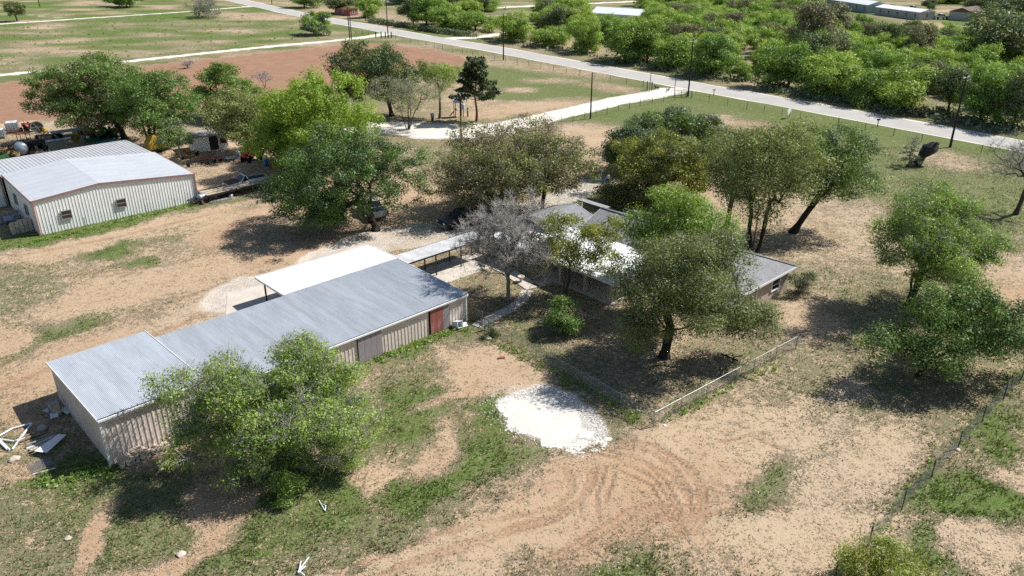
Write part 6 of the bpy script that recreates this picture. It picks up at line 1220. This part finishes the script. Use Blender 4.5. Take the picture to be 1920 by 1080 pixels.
# ---- black wrapped leaning stump
def stump():
    b = G(1716, 310); e = thing('leaning_stump', 'black lumpy burnt stump leaning to the right on the lawn', 'stump', b); r = np.random.default_rng(2); M = bmesh.new(); n = 14; rows = []
    ax = [(0, 0, -.1, .75), (.3, .05, .6, .62), (.75, .1, 1.25, .55), (1.2, .1, 1.9, .85), (1.65, .1, 2.5, .95), (1.95, .1, 2.9, .7), (2.15, .1, 3.2, .25)]
    for x, y, z, rad in ax: rows.append([M.verts.new((x+math.cos(a)*rad*(1+.4*(r.random()-.5)), y+math.sin(a)*rad*(1+.4*(r.random()-.5)), z+.25*(r.random()-.5)-math.cos(a)*rad*.35)) for a in np.arange(n)*2*math.pi/n])
    for A1, B1 in zip(rows[:-1], rows[1:]):
        for k in range(n): M.faces.new((A1[k], A1[(k+1) % n], B1[(k+1) % n], B1[k]))
    M.faces.new(rows[-1]); M.faces.new(rows[0][::-1]); me = bpy.data.meshes.new('trunk'); M.to_mesh(me); M.free(); me.materials.append(M_black); link('trunk', me, e)
    for s in ((1.9, .1, 2.8, 2.75, .1, 3.1), (1.7, -.3, 2.7, 2.2, -.5, 3.45)): MB().tube(s[:3], s[3:], .32, .16, 8).build('limb_stub', M_black, e, True)
stump()
# ---- mailbox, signs, gate
def mailbox(label, p, m):
    e = thing('mailbox', label, 'mailbox', p, .3); MB().box((0, 0, .55), (.1, .1, 1.1)).build('post', M_wood, e); MB().side([(-.27, 1.1), (.27, 1.1), (.27, 1.28), (.2, 1.36), (-.2, 1.36), (-.27, 1.28)], -.13, .13).build('box', m, e)
mailbox('white mailbox beside the road right of the gate', G(1338, 180), M_plw); mailbox('black mailbox at the roadside above the leaning green tree', G(1645, 238), M_dark)
e = thing('white_post', 'short white post beside the entrance pole', 'post', G(1299, 183)); MB().tube((0, 0, 0), (0, 0, 1.2), .12).build('post', M_plw, e)
e = thing('estate_sign', 'pale tilted sign board near the road above the vase-shaped tree', 'sign', G(1478, 222), .9); MB().box((0, 0, 1.3), (1.6, .06, 1.0), 0, 0, R(-20)).build('board', M_plw, e); MB().box((-.5, 0, .5), (.08, .08, 1.0)).build('post', M_steel, e); MB().box((.5, 0, .6), (.08, .08, 1.2)).build('post', M_steel, e)
def entrance():
    a = G(1218, 172); b = G(1264, 181); e = thing('entrance_gate_frame', 'tall thin pipe entrance arch over the white drive', 'gate arch', a); d = b-a
    for q in (Vector(), d): MB().tube(q, q+Vector((0, 0, 3.6)), .06).build('upright', M_tpost, e)
    MB().tube(Vector((0, 0, 3.6)), d+Vector((0, 0, 3.6)), .05).build('crossbar', M_tpost, e)
    g = thing('pipe_gate', 'open dark pipe gate beside the entrance pole', 'gate', b); d2 = G(1288, 183)-b
    for z in (.3, .6, .9, 1.2): MB().tube(Vector((0, 0, z)), d2+Vector((0, 0, z)), .04).build('rail', M_tpost, g)
    for t in (0, .55, 1): MB().tube(d2*t, d2*t+Vector((0, 0, 1.3)), .05).build('upright', M_tpost, g)
    h = thing('braced_corner_post', 'ladder-like braced fence corner left of the entrance arch', 'fence post', G(1213, 169)); d3 = G(1222, 170)-G(1213, 169)
    for t in (0, 1): MB().tube(d3*t, d3*t+Vector((0, 0, 1.8)), .09).build('upright', M_tpost, h)
    for z in (.4, .8, 1.2, 1.6): MB().tube(Vector((0, 0, z)), d3+Vector((0, 0, z)), .05).build('rung', M_wood2, h)
entrance()
for i, (x, lb) in enumerate(((705, 'leftmost dark post at the track entrance'), (715, 'second dark post at the track entrance'), (723, 'third dark post at the track entrance'), (734, 'rightmost dark post at the track entrance'))): e = thing('gate_post', lb, 'post', G(x, 71.5), 0, 'gate posts at the track entrance'); MB().tube((0, 0, 0), (0, 0, 1.8), .16).build('post', M_tpost, e)
link_fence('pipe_fence', 'reddish pipe fence at the far track entrance', [G(668, 66), G(704, 69)], 1.3, 2.5, M_rust, rail=False, mesh='strand', pr=.06)
# play set, cooker and poles near the pine
def swing():
    e = thing('play_set', 'small red and white play tower with blue roof near the pine', 'play set', G(860, 219), .3)
    for x in (-.7, .7):
        for y in (-.6, .6): MB().box((x, y, 1.3), (.12, .12, 2.6)).build('post', M_red if y < 0 else M_plw, e)
    MB().box((0, 0, 1.3), (1.4, 1.2, .08)).build('deck', M_wood2, e); MB().side([(-.85, 2.6), (.85, 2.6), (0, 3.3)], -.75, .75).build('roof', M_tank, e)
    MB().box((-1.2, 0, .65), (1.2, .45, .05), 0, 0, R(-45)).build('slide', M_red, e)
swing()
e = thing('grill', 'small dark grey barrel smoker by the thin yellow-green tree', 'smoker', G(811, 226)); MB().lathe([(.3, -.4), (.34, -.3), (.34, .3), (.3, .4)], 12, Matrix.Translation((0, 0, .9))).build('drum', M_tank, e, True); MB().box((0, 0, .28), (.4, .4, .56)).build('stand', M_dark, e)
e = thing('water_hydrant', 'dark green post with white band beside the pine', 'post', G(877, 219)); MB().tube((0, 0, 0), (0, 0, 1.6), .14).build('post', M_grn, e); MB().tube((0, 0, 1.1), (0, 0, 1.3), .155).build('band', M_plw, e)
# ---- far houses
def far_house(label, corner_l, corner_r, wall_h, depth, roofm, wallm, hr=.9, nwin=5):
    a, b = G(*corner_l), G(*corner_r); d = b-a; L = d.length; e = empty('far_house', a, math.atan2(d.y, d.x), label, 'house'); D = depth
    MB().box((L/2, D/2, wall_h/2), (L, D, wall_h)).build('wall', wallm, e)
    MB().add([(-.3, -.3, wall_h-.05), (L+.3, -.3, wall_h-.05), (L+.3, D+.3, wall_h-.05), (-.3, D+.3, wall_h-.05), (-.3, D/2, wall_h+hr), (L+.3, D/2, wall_h+hr)], [(0, 1, 5, 4), (2, 3, 4, 5), (1, 2, 5), (3, 0, 4), (0, 3, 2, 1)]).build('roof', roofm, e)
    for k in range(nwin): window(e, (L*(k+.6)/nwin, -.05, wall_h*.55), 0, 1.0, 1.2, M_trim)
    window(e, (L+.06, D*.5, wall_h*.55), math.pi/2, 1.0, 1.2, M_trim)
far_house('long pale blue house with bright white metal roof at the top right', (1545, 12), (1625, 25), 3.0, 8, M_wroof, mat('pale_blue_siding', (.42, .50, .56), .6, 0, .05), 1.2, 6)
far_house('lower white-roofed house partly hidden behind the thicket', (1640, 27), (1722, 38), 2.7, 7, M_wroof, mat('grey_siding', (.45, .45, .46), .6, 0, .05), .8, 5)
far_house('brown-roofed house with pale walls at the top right corner', (1822, 40), (1878, 30), 2.8, 8, mat('brown_shingle', (.16, .115, .10), .9, 0, .15), mat('cream_siding', (.55, .52, .48), .6, 0, .05), 1.4, 3)
far_house('house with white metal roof half buried in the green thicket', (1108, 42), (1195, 48), 3.2, 9, M_wroof, M_barnw, 1.6, 4)
e = far_house('small red-brick hut among trees beside the road at top left', (628, 27), (655, 30), 2.2, 4, M_rust, M_redrust, .5, 1)
pickup('parked_truck', 'tiny dark truck parked behind the white-roofed houses', G(1672, 18), .3, M_blackp); pickup('parked_truck', 'tiny silver truck parked left of the palm-like tree', G(1710, 20), .2, M_silver); pickup('parked_truck', 'tiny white truck in the yard beside the brown-roofed house', G(1763, 36), .2, M_whitep)
e = thing('flag', 'small red and white flag on a pole in front of a roadside tree', 'flag', G(975, 74)); MB().tube((0, 0, 0), (0, 0, 6.2), .05).build('flagpole', M_steel, e)
for k in range(6): MB().box((.75-.12, .02*math.sin(k), 5.9-.17*k), (1.3, .03, .165)).build('stripe', M_red if k % 2 == 0 else M_plw, e)
# planter urn in the garden
e = thing('stone_urn', 'pale stone urn beside the garden path', 'urn', G(977, 529)); MB().lathe([(.22, 0), (.24, .06), (.12, .14), (.14, .25), (.3, .5), (.34, .62), (.3, .64), (.26, .55)], 14).build('bowl', M_conc, e, True)
e = thing('water_tank', 'grey covered grill on the far side of the porch strip', 'grill', S(57.2, 7.6), S_RZ); MB().box((0, 0, .5), (1.3, .7, .8)).build('body', M_tank, e, bevel=.06); MB().box((0, 0, .98), (1.2, .6, .14)).build('lid', M_plw, e)
# ================================================================== person and animals
def skin_mesh(name, nodes, edges, root, mats_fn, mats, parent, sub=1):
    me = bpy.data.meshes.new(name); me.from_pydata([n[:3] for n in nodes], edges, []); o = bpy.data.objects.new(name, me); COL.objects.link(o); sk = o.modifiers.new('skin', 'SKIN'); sk.use_smooth_shade = True
    for i, n in enumerate(nodes):
        v = me.skin_vertices[0].data[i]; v.radius = (n[3], n[4] if len(n) > 4 else n[3]); v.use_root = (i == root)
    s = o.modifiers.new('sub', 'SUBSURF'); s.levels = sub; s.render_levels = sub
    dg = bpy.context.evaluated_depsgraph_get(); m2 = bpy.data.meshes.new_from_object(o.evaluated_get(dg)); bpy.data.objects.remove(o); m2.name = name
    m2.materials.clear()
    for m in mats: m2.materials.append(m)
    for p in m2.polygons: p.material_index = mats_fn(p.center)
    return link(name, m2, parent)
def person():
    e = empty('person', G(1139, 348), R(200), 'person with dark hair, pale grey shirt and dark trousers standing on the drive', 'person')
    N = [(0, 0, .92, .13, .10), (0, .01, 1.12, .125, .095), (0, .01, 1.32, .15, .10), (0, 0, 1.44, .06), (0, -.02, 1.54, .075), (0, -.02, 1.64, .085),
         (.10, 0, .86, .085), (.14, -.02, .48, .062), (.16, .02, .08, .045), (.17, -.1, .04, .045), (-.10, 0, .86, .085), (-.15, -.03, .48, .062), (-.19, .03, .08, .045), (-.2, -.09, .04, .045),
         (.18, 0, 1.36, .06), (.27, .03, 1.1, .045), (.25, -.1, .9, .035), (.245, -.14, .83, .03), (-.18, 0, 1.36, .06), (-.27, .03, 1.1, .045), (-.26, -.08, .88, .035), (-.255, -.12, .81, .03)]
    E = [(0, 1), (1, 2), (2, 3), (3, 4), (4, 5), (0, 6), (6, 7), (7, 8), (8, 9), (0, 10), (10, 11), (11, 12), (12, 13), (2, 14), (14, 15), (15, 16), (16, 17), (2, 18), (18, 19), (19, 20), (20, 21)]
    for base, s in ((17, 1), (21, -1)):
        b = N[base]
        for k in range(4):
            i = len(N); N.append((b[0]+(k-1.5)*.018*s, b[1]-.02, b[2]-.035, .009)); N.append((b[0]+(k-1.5)*.02*s, b[1]-.03, b[2]-.075+.008*abs(k-1), .008)); E += [(base, i), (i, i+1)]
        i = len(N); N.append((b[0]-.03*s, b[1]-.03, b[2]+.01, .010)); E.append((base, i))
    M_skin = mat('skin', (.36, .21, .14), .6, 0, .05); M_shirt = mat('pale_grey_shirt', (.52, .54, .60), .8, 0, .06); M_tr = mat('dark_trousers', (.02, .022, .03), .85, 0, .1); M_hair = mat('dark_hair', (.02, .015, .012), .7, 0, .1)
    def f(c):
        if c.z < .09: return 3
        if abs(c.x) > .2 and c.z < .97 and c.z > .6: return 0
        if c.z < .98: return 2
        return 1 if c.z < 1.43 else 0
    o = skin_mesh('body', N, E, 0, f, [M_skin, M_shirt, M_tr, M_black], e)
    MB().lathe([(.05, .10), (.095, .06), (.105, 0), (.1, -.06), (.085, -.1)][::-1], 12).build('hair', M_hair, e, True).location = (0, .0, 1.69)
    MB().lathe([(.012, 0), (.02, -.03), (.012, -.045)][::-1], 6).build('nose', M_skin, e).location = (0, -.115, 1.63)
person()
def dog(label, p, rz):
    e = empty('dog', p, rz, label, 'dog'); N = [(-.38, 0, .52, .11), (-.1, 0, .5, .12), (.25, 0, .52, .15), (.42, 0, .66, .085), (.52, 0, .78, .085), (.68, 0, .75, .045), (-.52, 0, .6, .035), (-.68, 0, .72, .02)]; E = [(0, 1), (1, 2), (2, 3), (3, 4), (4, 5), (0, 6), (6, 7)]
    for s in (-1, 1):
        i = len(N); N += [(.28, s*.1, .36, .06), (.27, s*.1, .18, .035), (.30, s*.1, .03, .035)]; E += [(2, i), (i, i+1), (i+1, i+2)]
        i = len(N); N += [(-.34, s*.1, .38, .075), (-.46, s*.1, .2, .035), (-.42, s*.1, .03, .035)]; E += [(0, i), (i, i+1), (i+1, i+2)]
        i = len(N); N += [(.49, s*.06, .9, .03)]; E += [(4, i)]
    skin_mesh('body', N, E, 1, lambda c: 0, [M_black], e)
dog('dark dog on the verge left of the entrance', G(1231, 168), 2.4); dog('dark dog walking in the mouth of the white drive', G(1252, 172.5), .8)
